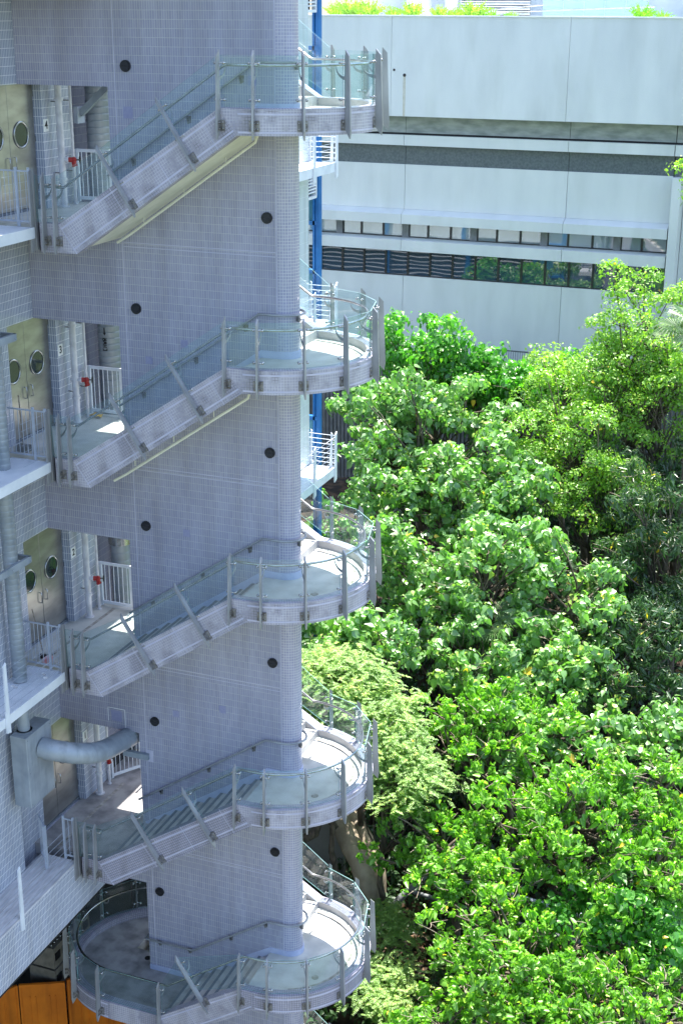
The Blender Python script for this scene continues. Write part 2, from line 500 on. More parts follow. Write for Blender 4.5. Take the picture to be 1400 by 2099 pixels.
    def build(s, name, mat, parent=None, origin=None, fixn=True):
        me = bpy.data.meshes.new(name)
        if parent is not None:
            po = parent
            off = Vector((0, 0, 0))
            while po is not None:
                off += po.location
                po = po.parent
        elif origin is not None: off = Vector(origin)
        else:
            xs = [v[0] for v in s.v]; ys = [v[1] for v in s.v]; zs = [v[2] for v in s.v]
            off = Vector(((min(xs) + max(xs)) / 2, (min(ys) + max(ys)) / 2, min(zs)))
        me.from_pydata([(v[0] - off.x, v[1] - off.y, v[2] - off.z) for v in s.v], [], s.f)
        uvl = me.uv_layers.new(name='UVMap')
        flat = [c for f in s.uv for p in f for c in p]
        uvl.data.foreach_set('uv', flat)
        me.polygons.foreach_set('use_smooth', s.sm)
        mats = mat if isinstance(mat, (list, tuple)) else [mat]
        for m in mats: me.materials.append(m)
        me.polygons.foreach_set('material_index', s.mi)
        if fixn:
            import bmesh
            bm = bmesh.new(); bm.from_mesh(me)
            bmesh.ops.recalc_face_normals(bm, faces=bm.faces)
            bm.to_mesh(me); bm.free()
        me.update()
        o = bpy.data.objects.new(name, me)
        if parent is not None: o.parent = parent
        else: o.location = off
        return link(o)

def bevel(o, w=0.01, seg=2):
    m = o.modifiers.new('bevel', 'BEVEL')
    m.width = w; m.segments = seg; m.limit_method = 'ANGLE'; m.angle_limit = R(40)
    return o

H = 4.2          # storey height
MID = 1.91       # height of the curved half landing above a door landing
YF = -1.47       # outer face of the front flights
CX, CY, RO, RI = 3.10, 0.27, 1.74, 1.53
LV = {1: 'door 1', 2: 'door 2', 3: 'door 3', 4: 'door 4'}

def arc(cx, cy, r, a0, a1, n, s0=0.0):
    out = []
    for i in range(n + 1):
        a = R(a0 + (a1 - a0) * i / n)
        out.append((cx, cy, math.cos(a), math.sin(a), s0 + r * abs(R(a1 - a0)) * i / n))
    return out

# ------------------------------------------------------------------ ground
def ground_z(x, y):
    b = -4.2
    if y > 10: b += min(1, (y - 10) / 14) * 6.5
    if y < -3: b += 0.0
    return b + 0.18 * math.sin(x * 0.9 + y * 0.5) + 0.12 * math.sin(x * 2.1 - y * 1.3)
g = MB()
nx, ny = 64, 76
gx = np.concatenate([np.linspace(-700, -24, 12), np.linspace(-20, 24, 45), np.linspace(28, 700, 12)])
gy = np.concatenate([np.linspace(-700, -4, 14), np.linspace(-3, 30, 52), np.linspace(34, 900, 12)])
vs = [(x, y, ground_z(x, y) if (abs(x) < 30 and -4 < y < 31) else (-4.2 if y < 20 else 2.3)) for y in gy for x in gx]
W_ = len(gx)
fs = [(j * W_ + i, j * W_ + i + 1, (j + 1) * W_ + i + 1, (j + 1) * W_ + i) for j in range(len(gy) - 1) for i in range(W_ - 1)]
near = [-20 < gx[f[0] % W_] < 24 and gy[f[0] // W_] > -3.1 and gy[f[0] // W_] < 30 for f in fs]
g.cur = 0; g.add(vs, fs)
for i, q in enumerate(near): g.mi[i] = 1 if q else 0
go = g.build('ground', [M_lawn, M_litter], origin=(0, 0, 0), fixn=False)
meta(go, kind='structure')

b = MB(); b.add([(-60, -60, -4.0), (60, -60, -4.0), (60, -3.6, -4.0), (-60, -3.6, -4.0)], [(0, 1, 2, 3)])  # unseen sheet added to set the light bounced up onto the stair
M_bounce = noisemat('dark bounce sheet', (0.075, 0.080, 0.055), (0.135, 0.135, 0.10), 0.6, 0.85, detail=10)
o = b.build('added_bounce_sheet', M_bounce, fixn=False); meta(o, kind='structure')

# ------------------------------------------------------------------ spine wall (tiled fin with rounded end)
T = 0.50
def spine_profile(n=14):
    pts = []
    for i in range(n + 1):
        a = -math.pi / 2 + math.pi * i / n
        pts.append((3.17 + 0.295 * math.cos(a), 0.25 + 0.25 * math.sin(a)))
    return pts
spine = empty('stair_wall', (1.6, 0.25, -4.2), 'tall lilac tiled spine wall with rounded end between the stair flights', 'wall')
b = MB(); b.box(0, 3.17, 0, T, -4.2, 28)
b.build('wall', M_tile, spine)
pp = spine_profile()
b = MB()
vs = []; fs = []; uvs = []
L = 0
for i, p in enumerate(pp):
    vs += [(p[0], p[1], -4.2), (p[0], p[1], 28)]
for i in range(len(pp) - 1):
    d = math.hypot(pp[i + 1][0] - pp[i][0], pp[i + 1][1] - pp[i][1])
    fs.append((2 * i, 2 * i + 2, 2 * i + 3, 2 * i + 1))
    uvs.append([(L, 0), (L + d, 0), (L + d, 28.2), (L, 28.2)])
    L += d
b.add(vs, fs, uvs, True)
b.build('rounded_end', M_bull, spine)
b = MB()
for x in (0.155, 3.155): b.box(x - 0.008, x + 0.008, -0.003, 0.0, -4.2, 28)
b.build('vertical_joint', M_trim, spine)
for z in [16.30, 12.10, 7.97, 3.77, 20.5]:
    for dz in (0, 0.075):
        b = MB(); b.box(0.172, 3.138, -0.0035, 0.0, z + dz - 0.007, z + dz + 0.007)
        b.build('horizontal_joint', M_trim, spine)
for (x, z, w, h) in ((0.38, 18.62, .19, .2), (0.59, 14.25, .14, .14), (1.24, 10.96, .14, .14), (2.53, 5.29, .14, .16), (1.32, 14.62, .14, .14), (2.75, 19.2, .16, .16), (0.86, 7.05, .14, .14), (1.9, 7.35, .14, .16)):
    b = MB(); b.box(x - w / 2, x + w / 2, -0.0045, 0.0, z - h / 2, z + h / 2)
    b.build('tile_patch', M_patch, spine)
b = MB(); b.box(2.82, 2.86, -0.006, 0, 5.42, 5.46)
b.build('paper_tag', M_sign, spine)
# skirtings that follow the flights
def skirting(n):
    z0 = n * H
    m = z0 + MID
    x0, zb = (0.0, z0) if n > 0 else (1.02, 0.70)
    pts_lo = [(x0, zb), (2.85, m)]
    b = MB()
    sk = 0.13 if n else 0.12
    b.prism([(x0, zb - 0.1), (2.87, m - 0.02), (2.84, m + sk), (x0, zb + sk + 0.02)], 'y', -0.02, 0.0)
    if n == 0: b.prism([(0.0, 0.70), (x0, 0.70), (x0, 0.82), (0.0, 0.82)], 'y', -0.02, 0.0)
    b.prism([(2.87, m), (3.17, m), (3.17, m + sk), (2.84, m + sk)], 'y', -0.02, 0.0)
    path = []
    L = 0
    pr = spine_profile()
    for i, p in enumerate(pr):
        nx_, ny_ = (p[0] - 3.17) / 0.295, (p[1] - 0.25) / 0.25
        l = math.hypot(nx_, ny_)
        path.append((p[0], p[1], nx_ / l, ny_ / l, i * 0.05))
    b.strip([(0, m), (0.02, m), (0.02, m + sk), (0, m + sk)], path)
    b.build('skirting', M_skirt, spine)
for n in range(0, 5): skirting(n)

# round black wall lights
def wall_light(x, z, label):
    t = empty('wall_light', (x, -0.01, z), label, 'wall light', 'round black lights on the spine wall')
    n = 28
    b = MB(); b.tube([(x, 0.0, z), (x, -0.035, z)], 0.098, n)
    b.build('housing', M_black, t)
    b = MB(); b.tube([(x, -0.035, z), (x, -0.05, z)], 0.082, n)
    b.tube([(x - 0.09, -0.052, z), (x + 0.09, -0.052, z)], 0.006, 6)
    b.build('cover', M_black, t)
names = {4: 'above the flight beside door 4', 3: 'above the flight beside door 3', 2: 'above the flight beside door 2', 1: 'above the flight beside door 1', 0: 'beside the dark lowest opening'}
for n in (4, 3, 2, 1, 0):
    wall_light(0.38 if n else 0.32, 2.59 + n * H if n else 2.74, 'round black wall light left of the centre, %s' % names[n])
for n in (4, 3, 2, 1):
    wall_light(2.99, 0.16 + n * H, 'round black wall light near the rounded end, %s' % {4: 'topmost of that column', 3: 'level with the lowest white balcony', 2: 'level with the top of the feathery tree', 1: 'level with the beige pipe'}[n])

# ------------------------------------------------------------------ handrails fixed to the spine wall
def spine_rail(n):
    z0 = n * H
    m = z0 + 2.70
    pts = [(-0.03, -0.085, z0 + 0.74)] if n else [(-0.06, 0.2, 1.50), (-0.06, -0.06, 1.50), (0.0, -0.085, 1.505), (1.09, -0.085, 1.513)]
    pts += [(2.845, -0.085, m), (3.17, -0.085, m)]
    for i in range(1, 12):
        a = -math.pi / 2 + math.pi * i / 12
        pts.append((3.17 + 0.38 * math.cos(a), 0.25 + 0.335 * math.sin(a), m))
    pts += [(3.17, 0.585, m), (0.1, 0.585, m + 2.05)]
    lab = {4: 'steel handrail on the spine wall behind the topmost glass, beside door 4', 3: 'steel handrail on the spine wall climbing from door 3', 2: 'steel handrail on the spine wall climbing from door 2', 1: 'dark steel handrail on the spine wall climbing from door 1', 0: 'steel handrail wrapping the lowest part of the spine wall'}[n]
    t = empty('wall_handrail', (1.5, -0.08, z0 + 1.6), lab, 'handrail', 'handrails along the spine wall')
    b = MB(); b.tube(pts, 0.022, 10)
    b.build('rail', M_steel, t)
    if n:
        base = [(0.45, 0), (1.55, 0), (2.55, 0)]
        ks = [(x, z0 + 0.74 + (x + 0.03) * 0.6817) for x, _ in base]
    else:
        ks = [(0.26, 1.506), (0.98, 1.512), (1.95, 2.10), (2.75, 2.63)]
    for x, z in ks:
        b = MB()
        b.prism([(x - 0.05, z - 0.02), (x + 0.05, z - 0.02), (x + 0.045, z - 0.13), (x - 0.02, z - 0.16)], 'y', -0.008, 0.0)
        b.prism([(-0.008, z - 0.13), (-0.008, z - 0.06), (-0.075, z - 0.015), (-0.09, z - 0.025)], 'x', x - 0.008, x + 0.008)
        b.build('bracket', M_plate, t)
    b = MB()
    a = -0.5
    b.obox((3.50, 0.12, m - 0.07), (0.8, -0.5, 0), (0.5, 0.8, 0), (0, 0, 1), 0.035, 0.02, 0.05)
    b.build('bracket', M_plate, t)
for n in (4, 3, 2, 1, 0): spine_rail(n)

# ------------------------------------------------------------------ flights and landings
SL_TOP = lambda x: 0.06 + (x + 0.21) * (1.99 / 3.04)
SL_BOT = lambda x: -0.42 + (x - 0.10) * (2.06 / 3.04)

def front_parapet(bm, z0, y0, y1, low=None):
    ang = math.atan(1.99 / 3.04)
    if low is None:
        xa = -0.62
        bm.prism([(xa, z0 - 0.42), (0.10, z0 - 0.42), (-0.21, z0 + 0.06), (xa, z0 + 0.06)], 'y', y0, y1)
        bm.prism([(0.10, z0 - 0.42), (3.14, z0 + 1.64), (2.83, z0 + 2.05), (-0.21, z0 + 0.06)], 'y', y0, y1, uvrot=ang)
    else:
        xt = 0.99; xb = 1.32
        bm.prism([(-0.15, 0.43), (xb, 0.43), (xt, 0.845), (-0.15, 0.845)], 'y', y0, y1)
        bm.prism([(xb, 0.43), (3.14, z0 + 1.64), (2.83, z0 + 2.05), (xt, 0.845)], 'y', y0, y1, uvrot=ang)

def trims(n, parent):
    """pale border tiles framing the sloping parapet face"""
    z0 = n * H
    y0, y1 = YF - 0.004, YF
    ang = math.atan(1.99 / 3.04)
    dx, dz = math.cos(ang), math.sin(ang)
    nx_, nz_ = -dz, dx
    w = 0.03
    xs, xe = (-0.21, 2.83) if n else (0.99, 2.83)
    for k, off in enumerate((0.055,)):
        a = Vector((xs + off * 0.6, 0, z0 + SL_TOP(xs) - off * 1.1)); c = Vector((xe + off * .6, 0, z0 + SL_TOP(xe) - off * 1.1))
        if n == 0: a.z = z0 + SL_TOP(a.x) - off * 1.25
        b = MB(); b.prism([(a.x, a.z), (c.x, c.z), (c.x + nx_ * -w, c.z - nz_ * w), (a.x - nx_ * w, a.z - nz_ * w)], 'y', y0, y1)
        b.build('border_tile_row', M_trim, parent)
    xs2, xe2 = (0.10, 3.14) if n else (1.32, 3.14)
    a = Vector((xs2 - 0.05, 0, z0 + SL_BOT(xs2) + 0.06)); c = Vector((xe2 - 0.05, 0, z0 + SL_BOT(xe2) + 0.06))
    b = MB(); b.prism([(a.x, a.z), (c.x, c.z), (c.x + nx_ * w, c.z + nz_ * w), (a.x + nx_ * w, a.z + nz_ * w)], 'y', y0, y1)
    b.build('border_tile_row', M_trim, parent)
    # joints across the face
    for xj in ((0.10, 1.10, 1.95, 2.80) if n else (1.9, 2.8)):
        zb = z0 + SL_BOT(xj)
        b = MB(); w2 = 0.006
        b.prism([(xj, zb), (xj + w2 * 2, zb), (xj - 0.31 + w2 * 2, zb + 0.46), (xj - 0.31, zb + 0.46)], 'y', YF - 0.0035, YF)
        b.build('tile_joint', M_trim, parent)

def flight_front(n):
    z0 = n * H
    lab = {5: 'front flight of the stair above the top of the picture', 4: 'front flight of the stair climbing from door 4 to the topmost half landing', 3: 'front flight of the stair climbing from door 3 with a yellow pipe beneath', 2: 'front flight of the stair climbing from door 2', 1: 'front flight of the stair climbing from door 1, fourth from the top', 0: 'lowest front flight of the stair above the dark ground floor void'}[n]
    t = empty('stair_flight', (1.5, -0.7, z0), lab, 'stair flight', 'tiled stair flights in front of the spine wall')
    b = MB(); front_parapet(b, z0, YF, YF + 0.20, low=None if n else 1)
    b.build('parapet', M_mosd if n in (1,) else M_mos, t)
    trims(n, t)
    # grey tile grime blocks where the grout has gone black
    nst, x0, zb, rise, tread = (12, 0.0, z0, 1.91 / 12, 2.85 / 11) if n else (8, 1.04, 0.70, 1.21 / 8, 1.81 / 7)
    for i in range(nst - 1):
        xa = x0 + i * tread
        b = MB(); b.box(xa, xa + tread + 0.02, YF + 0.203, -0.022, zb + (i + 1) * rise - 0.17, zb + (i + 1) * rise - 0.001)
        st = b.build('step', M_step, t)
        b = MB(); b.box(xa + 0.005, xa + 0.06, YF + 0.21, -0.03, zb + (i + 1) * rise - 0.001, zb + (i + 1) * rise + 0.004)
        b.build('nosing', M_nose, st)
    # soffit
    xe = 3.0
    s0 = 0.13 if n else 1.35
    b = MB(); b.prism([(s0, z0 + SL_BOT(s0) + 0.05), (xe, z0 + SL_BOT(xe) + 0.05), (xe, z0 + SL_BOT(xe) + 0.16), (s0, z0 + SL_BOT(s0) + 0.16)], 'y', YF + 0.203, -0.003)
    b.build('soffit', M_soffit, t)
    if n in (3, 4):
        pts = [(0.25, -0.35, z0 + SL_BOT(0.25) - 0.06), (0.5, -0.35, z0 + SL_BOT(0.5) - 0.08), (2.95, -0.35, z0 + SL_BOT(2.95) - 0.07), (3.0, -0.35, z0 + SL_BOT(3.0) + 0.04)]
        if n == 3: pts = [(p[0] + 0.1, -1.05, p[2]) for p in pts]
        b = MB(); b.tube(pts, 0.024, 8)
        o = b.build('drain_pipe', M_soffit, t)
        b = MB()
        for x in (0.8, 1.6, 2.4): b.tube([(x, pts[0][1], z0 + SL_BOT(x) + 0.04), (x, pts[0][1], z0 + SL_BOT(x) - 0.1)], 0.008, 6)
        b.build('hanger', M_soffit, o)
    return t
for n in range(0, 6): flight_front(n)

def half_landing(n):
    z0 = n * H; m = z0 + MID
    lab = {5: 'curved half landing above the top of the picture', 4: 'topmost curved half landing, between door 4 and the floor above', 3: 'curved half landing just below the topmost one', 2: 'curved half landing level with the lowest white balcony foot, third from the top', 1: 'curved half landing beside the top of the feathery tree, fourth from the top', 0: 'curved half landing just above the lowest round landing', -1: 'curved half landing cut off by the bottom edge'}[n]
    t = empty('half_landing', (CX, CY, z0 + 1.6), lab, 'stair landing', 'curved half landings')
    b = MB()
    pr = [(RO, z0 + 1.64), (RO, z0 + 2.05), (RI + 0.0, z0 + 2.05), (RI, z0 + 1.64)]
    path = arc(CX, CY, RO, -88.68, 88, 64)
    b.strip(pr, path)
    b.build('parapet', [M_mosd if n in (0,) else M_mos], t)
    for zz in (1.675, 1.955):
        b = MB(); b.strip([(RO, z0 + zz), (RO + 0.004, z0 + zz), (RO + 0.004, z0 + zz + 0.03), (RO, z0 + zz + 0.03)], arc(CX, CY, RO, -88, 86, 64))
        b.build('border_tile_row', M_trim, t)
    # plaster inner face
    b = MB(); b.strip([(RI - 0.006, m), (RI - 0.001, m), (RI - 0.001, z0 + 2.045), (RI - 0.006, z0 + 2.045)], arc(CX, CY, RI, -88, 86, 48))
    b.build('inner_face', M_plaster, t)
    # connecting front stub under the kink
    ang = [R(-90 + 178 * i / 40) for i in range(41)]
    poly = [(CX + (RI - 0.002) * math.cos(a), CY + (RI - 0.002) * math.sin(a)) for a in ang]
    poly = [(2.853, CY - RI + 0.002)] + poly + [(3.20, CY + RI - 0.01), (3.20, 0.507)]
    poly += [(3.17 + 0.31 * math.cos(a), 0.25 + 0.262 * math.sin(a)) for a in [R(80 - 160 * i / 12) for i in range(13)]]
    poly += [(3.17, -0.006), (2.853, -0.006)]
    b = MB(); b.prism(poly, 'z', z0 + 1.66, m)
    b.build('floor_slab', M_floor, t)
    b = MB(); b.strip([(1.33, m + 0.001), (1.33, m + 0.004), (1.385, m + 0.004), (1.385, m + 0.001)], arc(CX, CY, 1.36, -66, 84, 40))
    b.build('gutter', M_gutter, t)
    b = MB(); b.tube([(4.02, -0.42, m), (4.02, -0.42, m + 0.005)], 0.07, 16)
    b.build('floor_drain', M_gutter, t)
    if n >= 0:
        b = MB(); b.prism([(2.83, z0 + 2.05), (3.14, z0 + 1.64), (3.14, z0 + 2.05)], 'y', YF, YF + 0.20)
        b.build('parapet_end', M_mosd if n == 0 else M_mos, t)
    return t
for n in range(-1, 6): half_landing(n)

def flight_back(n):
    """from half landing n up to door landing n+1, behind the wall"""
    z0 = n * H; m = z0 + MID
    top = (n + 1) * H
    if n == -1: top = 0.70
    nr = 14 if n >= 0 else 18
    rise = (top - m) / nr
    tread = 0.259 if n >= 0 else 0.24
    lab = {4: 'rear flight rising behind the spine wall from the topmost half landing', 3: 'rear flight behind the spine wall rising towards door 4', 2: 'rear flight behind the spine wall rising towards door 3', 1: 'rear flight behind the spine wall rising towards door 2', 0: 'rear flight behind the spine wall rising towards door 1', -1: 'rear flight behind the spine wall at the bottom edge'}[n]
    t = empty('stair_flight', (1.5, 1.2, z0 + 1.9), lab, 'stair flight', 'stair flights behind the spine wall')
    for i in range(nr - 1):
        xa = 3.20 - i * tread
        b = MB(); b.box(xa - tread - 0.02, xa, 0.503, 1.737, m + (i + 1) * rise - 0.2, m + (i + 1) * rise)
        st = b.build('step', M_step, t)
        b = MB(); b.box(xa - 0.075, xa - 0.03, 0.53, 1.70, m + (i + 1) * rise, m + (i + 1) * rise + 0.004)
        b.build('nosing', M_nose, st)
    sl = rise / tread
    yo = CY + RO
    L = (nr - 1) * tread
    xk = 3.20
    b = MB()
    ang = math.atan(-sl)
    b.prism([(xk, z0 + 1.64), (xk, z0 + 2.05), (xk - L, z0 + 2.05 + L * sl), (xk - L, z0 + 1.55 + L * sl)], 'y', yo - 0.25, yo, uvrot=ang)
    b.build('parapet', M_mos, t)
    b = MB()
    b.prism([(xk - 0.01, z0 + 1.70), (xk - 0.01, z0 + 2.043), (xk - L, z0 + 2.043 + L * sl), (xk - L, z0 + 1.6 + L * sl)], 'y', yo - 0.256, yo - 0.251)
    b.build('inner_face', M_plaster, t)
    b = MB(); b.prism([(xk, z0 + 1.67), (xk - L, z0 + 1.67 + L * sl), (xk - L, z0 + 1.8 + L * sl), (xk, z0 + 1.8)], 'y', 0.503, yo - 0.26)
    b.build('soffit', M_soffit, t)
for n in range(-1, 5): flight_back(n)

# door landings
def door_landing(n):
    z0 = n * H
    t = empty('door_landing', (-0.8, 0, z0 - 0.3), {5: 'square stair landing above the top of the picture', 4: 'small landing in front of door 4', 3: 'small landing with a yellow cloth in front of door 3', 2: 'small landing with a dark drain line in front of door 2', 1: 'dusty landing with a sunlit patch below the bent duct'}[n], 'stair landing', 'landings in front of the steel doors')
    b = MB()
    y1 = 1.62 if n != 1 else 3.2
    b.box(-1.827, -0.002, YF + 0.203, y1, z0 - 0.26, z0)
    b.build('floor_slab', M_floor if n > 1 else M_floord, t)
    if n in (1, 2):
        b = MB(); b.box(-1.33, -1.26, -1.2, 1.45, z0, z0 + 0.004)
        b.build('drain_channel', M_gutter, t)
    b = MB(); b.box(-0.62, -0.60, YF + 0.0, YF + 0.2, z0 - 0.42, z0 + 0.06)
    b.build('parapet_end', M_trim, t)
for n in (1, 2, 3, 4, 5): door_landing(n)

# lowest landing: rounded on its left side
t = empty('round_landing', (-0.15, CY, 0.3), 'lowest landing with a rounded tiled parapet on its left side', 'stair landing')
b = MB(); path = arc(-0.15, CY, RO, 270, 92, 64)
b.strip([(RO, 0.43), (RO, 0.845), (RI, 0.845), (RI, 0.43)], path)
b.build('parapet', M_mosd, t)
for zz in (0.455, 0.77):
    b = MB(); b.strip([(RO, zz), (RO + 0.004, zz), (RO + 0.004, zz + 0.03), (RO, zz + 0.03)], arc(-0.15, CY, RO, 268, 94, 64))
    b.build('border_tile_row', M_trim, t)
ang = [R(270 - 178 * i / 40) for i in range(41)]
poly = [(-0.15 + (RI - 0.002) * math.cos(a), CY + (RI - 0.002) * math.sin(a)) for a in ang]
poly = [(1.04, YF + 0.203)] + poly + [(-0.9 + 0.3, 1.70), (-0.6, 0.505), (-0.003, 0.505), (-0.003, -0.003), (1.04, -0.003)]
b = MB(); b.prism(poly, 'z', 0.44, 0.70)
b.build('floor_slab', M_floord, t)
b = MB(); b.tube([(-0.22, 0.28, 0.70), (-0.22, 0.28, 0.706)], 0.07, 16)
b.build('floor_drain', M_black, t)
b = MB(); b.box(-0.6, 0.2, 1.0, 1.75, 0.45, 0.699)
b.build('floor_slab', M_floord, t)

# ------------------------------------------------------------------ glass balustrades
def blade(bm, base, up, out, side, L0, L1, w0, w1, th, cut=0.10):
    """flat tapered steel blade; base point on the axis, up = blade direction, out = away from the landing"""
    base = Vector(base); up = Vector(up).normalized(); out = Vector(out).normalized(); side = Vector(side).normalized()
    P = lambda a, o, s: base + up * a + out * o + side * s
    prof = [(L0 + cut * 0.55, 0.0), (L0, w0), (L1 - cut, w1), (L1, 0.0)]
    prof = [(L0 + 0.14, -0.0), (L0, w0 * 0.85), (L0 + 0.14, w0), (L1 - 0.09, w1), (L1, 0.0)]
    n = len(prof)
    vs = [P(a, o, -th / 2) for a, o in prof] + [P(a, o, th / 2) for a, o in prof]
    fs = [tuple(range(n))[::-1], tuple(range(n, 2 * n))]
    for i in range(n): fs.append((i, (i + 1) % n, n + (i + 1) % n, n + i))
    bm.add(vs, fs)

PLATE_W = 0.085
def glass_post(parent, base, up, out, mirror=1, rail_off=0.23, rail_up=0.79, zlo=-0.33, zhi=1.02, clamps=(0.82, 0.27), sides=(-1, 1)):
    """base = point on the outer face of the parapet, at landing floor height measured along up"""
    base = Vector(base); up = Vector(up).normalized(); out = Vector(out).normalized()
    side = up.cross(out).normalized()
    b = MB(); blade(b, base + out * 0.012, up, out, side, zlo, zhi, 0.135, 0.085, 0.028)
    post = b.build('post', M_steel, parent)
    b = MB()
    b.obox(base + out * 0.008 + up * (-0.12), side, out, up, PLATE_W, 0.007, 0.085)
    b.obox(base + out * 0.055 + up * (-0.12) + side * 0.014, side, out, up, 0.006, 0.05, 0.075)
    b.build('fixing_plate', M_plate, post)
    b = MB()
    for s in (-1, 1):
        for du in (-0.165, -0.075):
            b.ball(base + out * 0.018 + side * (s * 0.055) + up * du, 0.0135, 6, 4)
            b.ball(base + out * 0.06 + side * (0.022) + up * du, 0.0125, 6, 4)
            b.ball(base + out * 0.095 + side * (0.022) + up * du, 0.0125, 6, 4)
    b.build('bolt', M_bright, post)
    for c in clamps:
        b = MB()
        p = base + out * 0.01 + up * c
        for s in sides:
            q = p + side * (s * 0.075) - out * 0.02
            b.tube([p, q], 0.011, 6)
            b.ball(q, 0.024, 7, 5)
            b.ball(q - out * 0.035, 0.021, 7, 5)
        b.ball(p, 0.02, 7, 5)
        b.build('spider_clamp', M_bright, post)
    # curved bracket to the rail
    b = MB()
    R0 = rail_off
    ca = []
    for i in range(8):
        a = i / 7 * math.pi / 2
        ca.append((base - out * (R0 * math.sin(a) * 1.0 - 0.0) + up * (rail_up - 0.20 + (0.175) * (1 - math.cos(a))), 0.055 - 0.038 * i / 7))
    vs = []; fs = []
    for p, w in ca:
        for s in (-0.006, 0.006):
            vs.append(p + side * s + up * (w * 0.5) + out * w * 0.2); vs.append(p + side * s - up * (w * 0.5) - out * 0.0)
    for i in range(7):
        o = i * 4
        fs += [(o, o + 4, o + 5, o + 1), (o + 2, o + 3, o + 7, o + 6), (o, o + 2, o + 6, o + 4), (o + 1, o + 5, o + 7, o + 3)]
    b.add(vs, fs)
    b.build('rail_bracket', M_steel, post)
    return post

def glass_panel(parent, a0, a1, b0, b1, out, th=0.012):
    """quad a0 (lower start) a1 (lower end) b1 (upper end) b0 (upper start)"""
    out = Vector(out).normalized() * th
    q = [Vector(a0), Vector(a1), Vector(b1), Vector(b0)]
    b = MB()
    vs = [p - out / 2 for p in q] + [p + out / 2 for p in q]
    b.cur = 0
    b.add(vs, [(0, 1, 2, 3)[::-1], (4, 5, 6, 7)])
    b.cur = 1
    b.add(vs, [(0, 1, 5, 4), (1, 2, 6, 5), (2, 3, 7, 6), (3, 0, 4, 7)])
    return b.build('glass_panel', [M_glass, M_edge], parent)

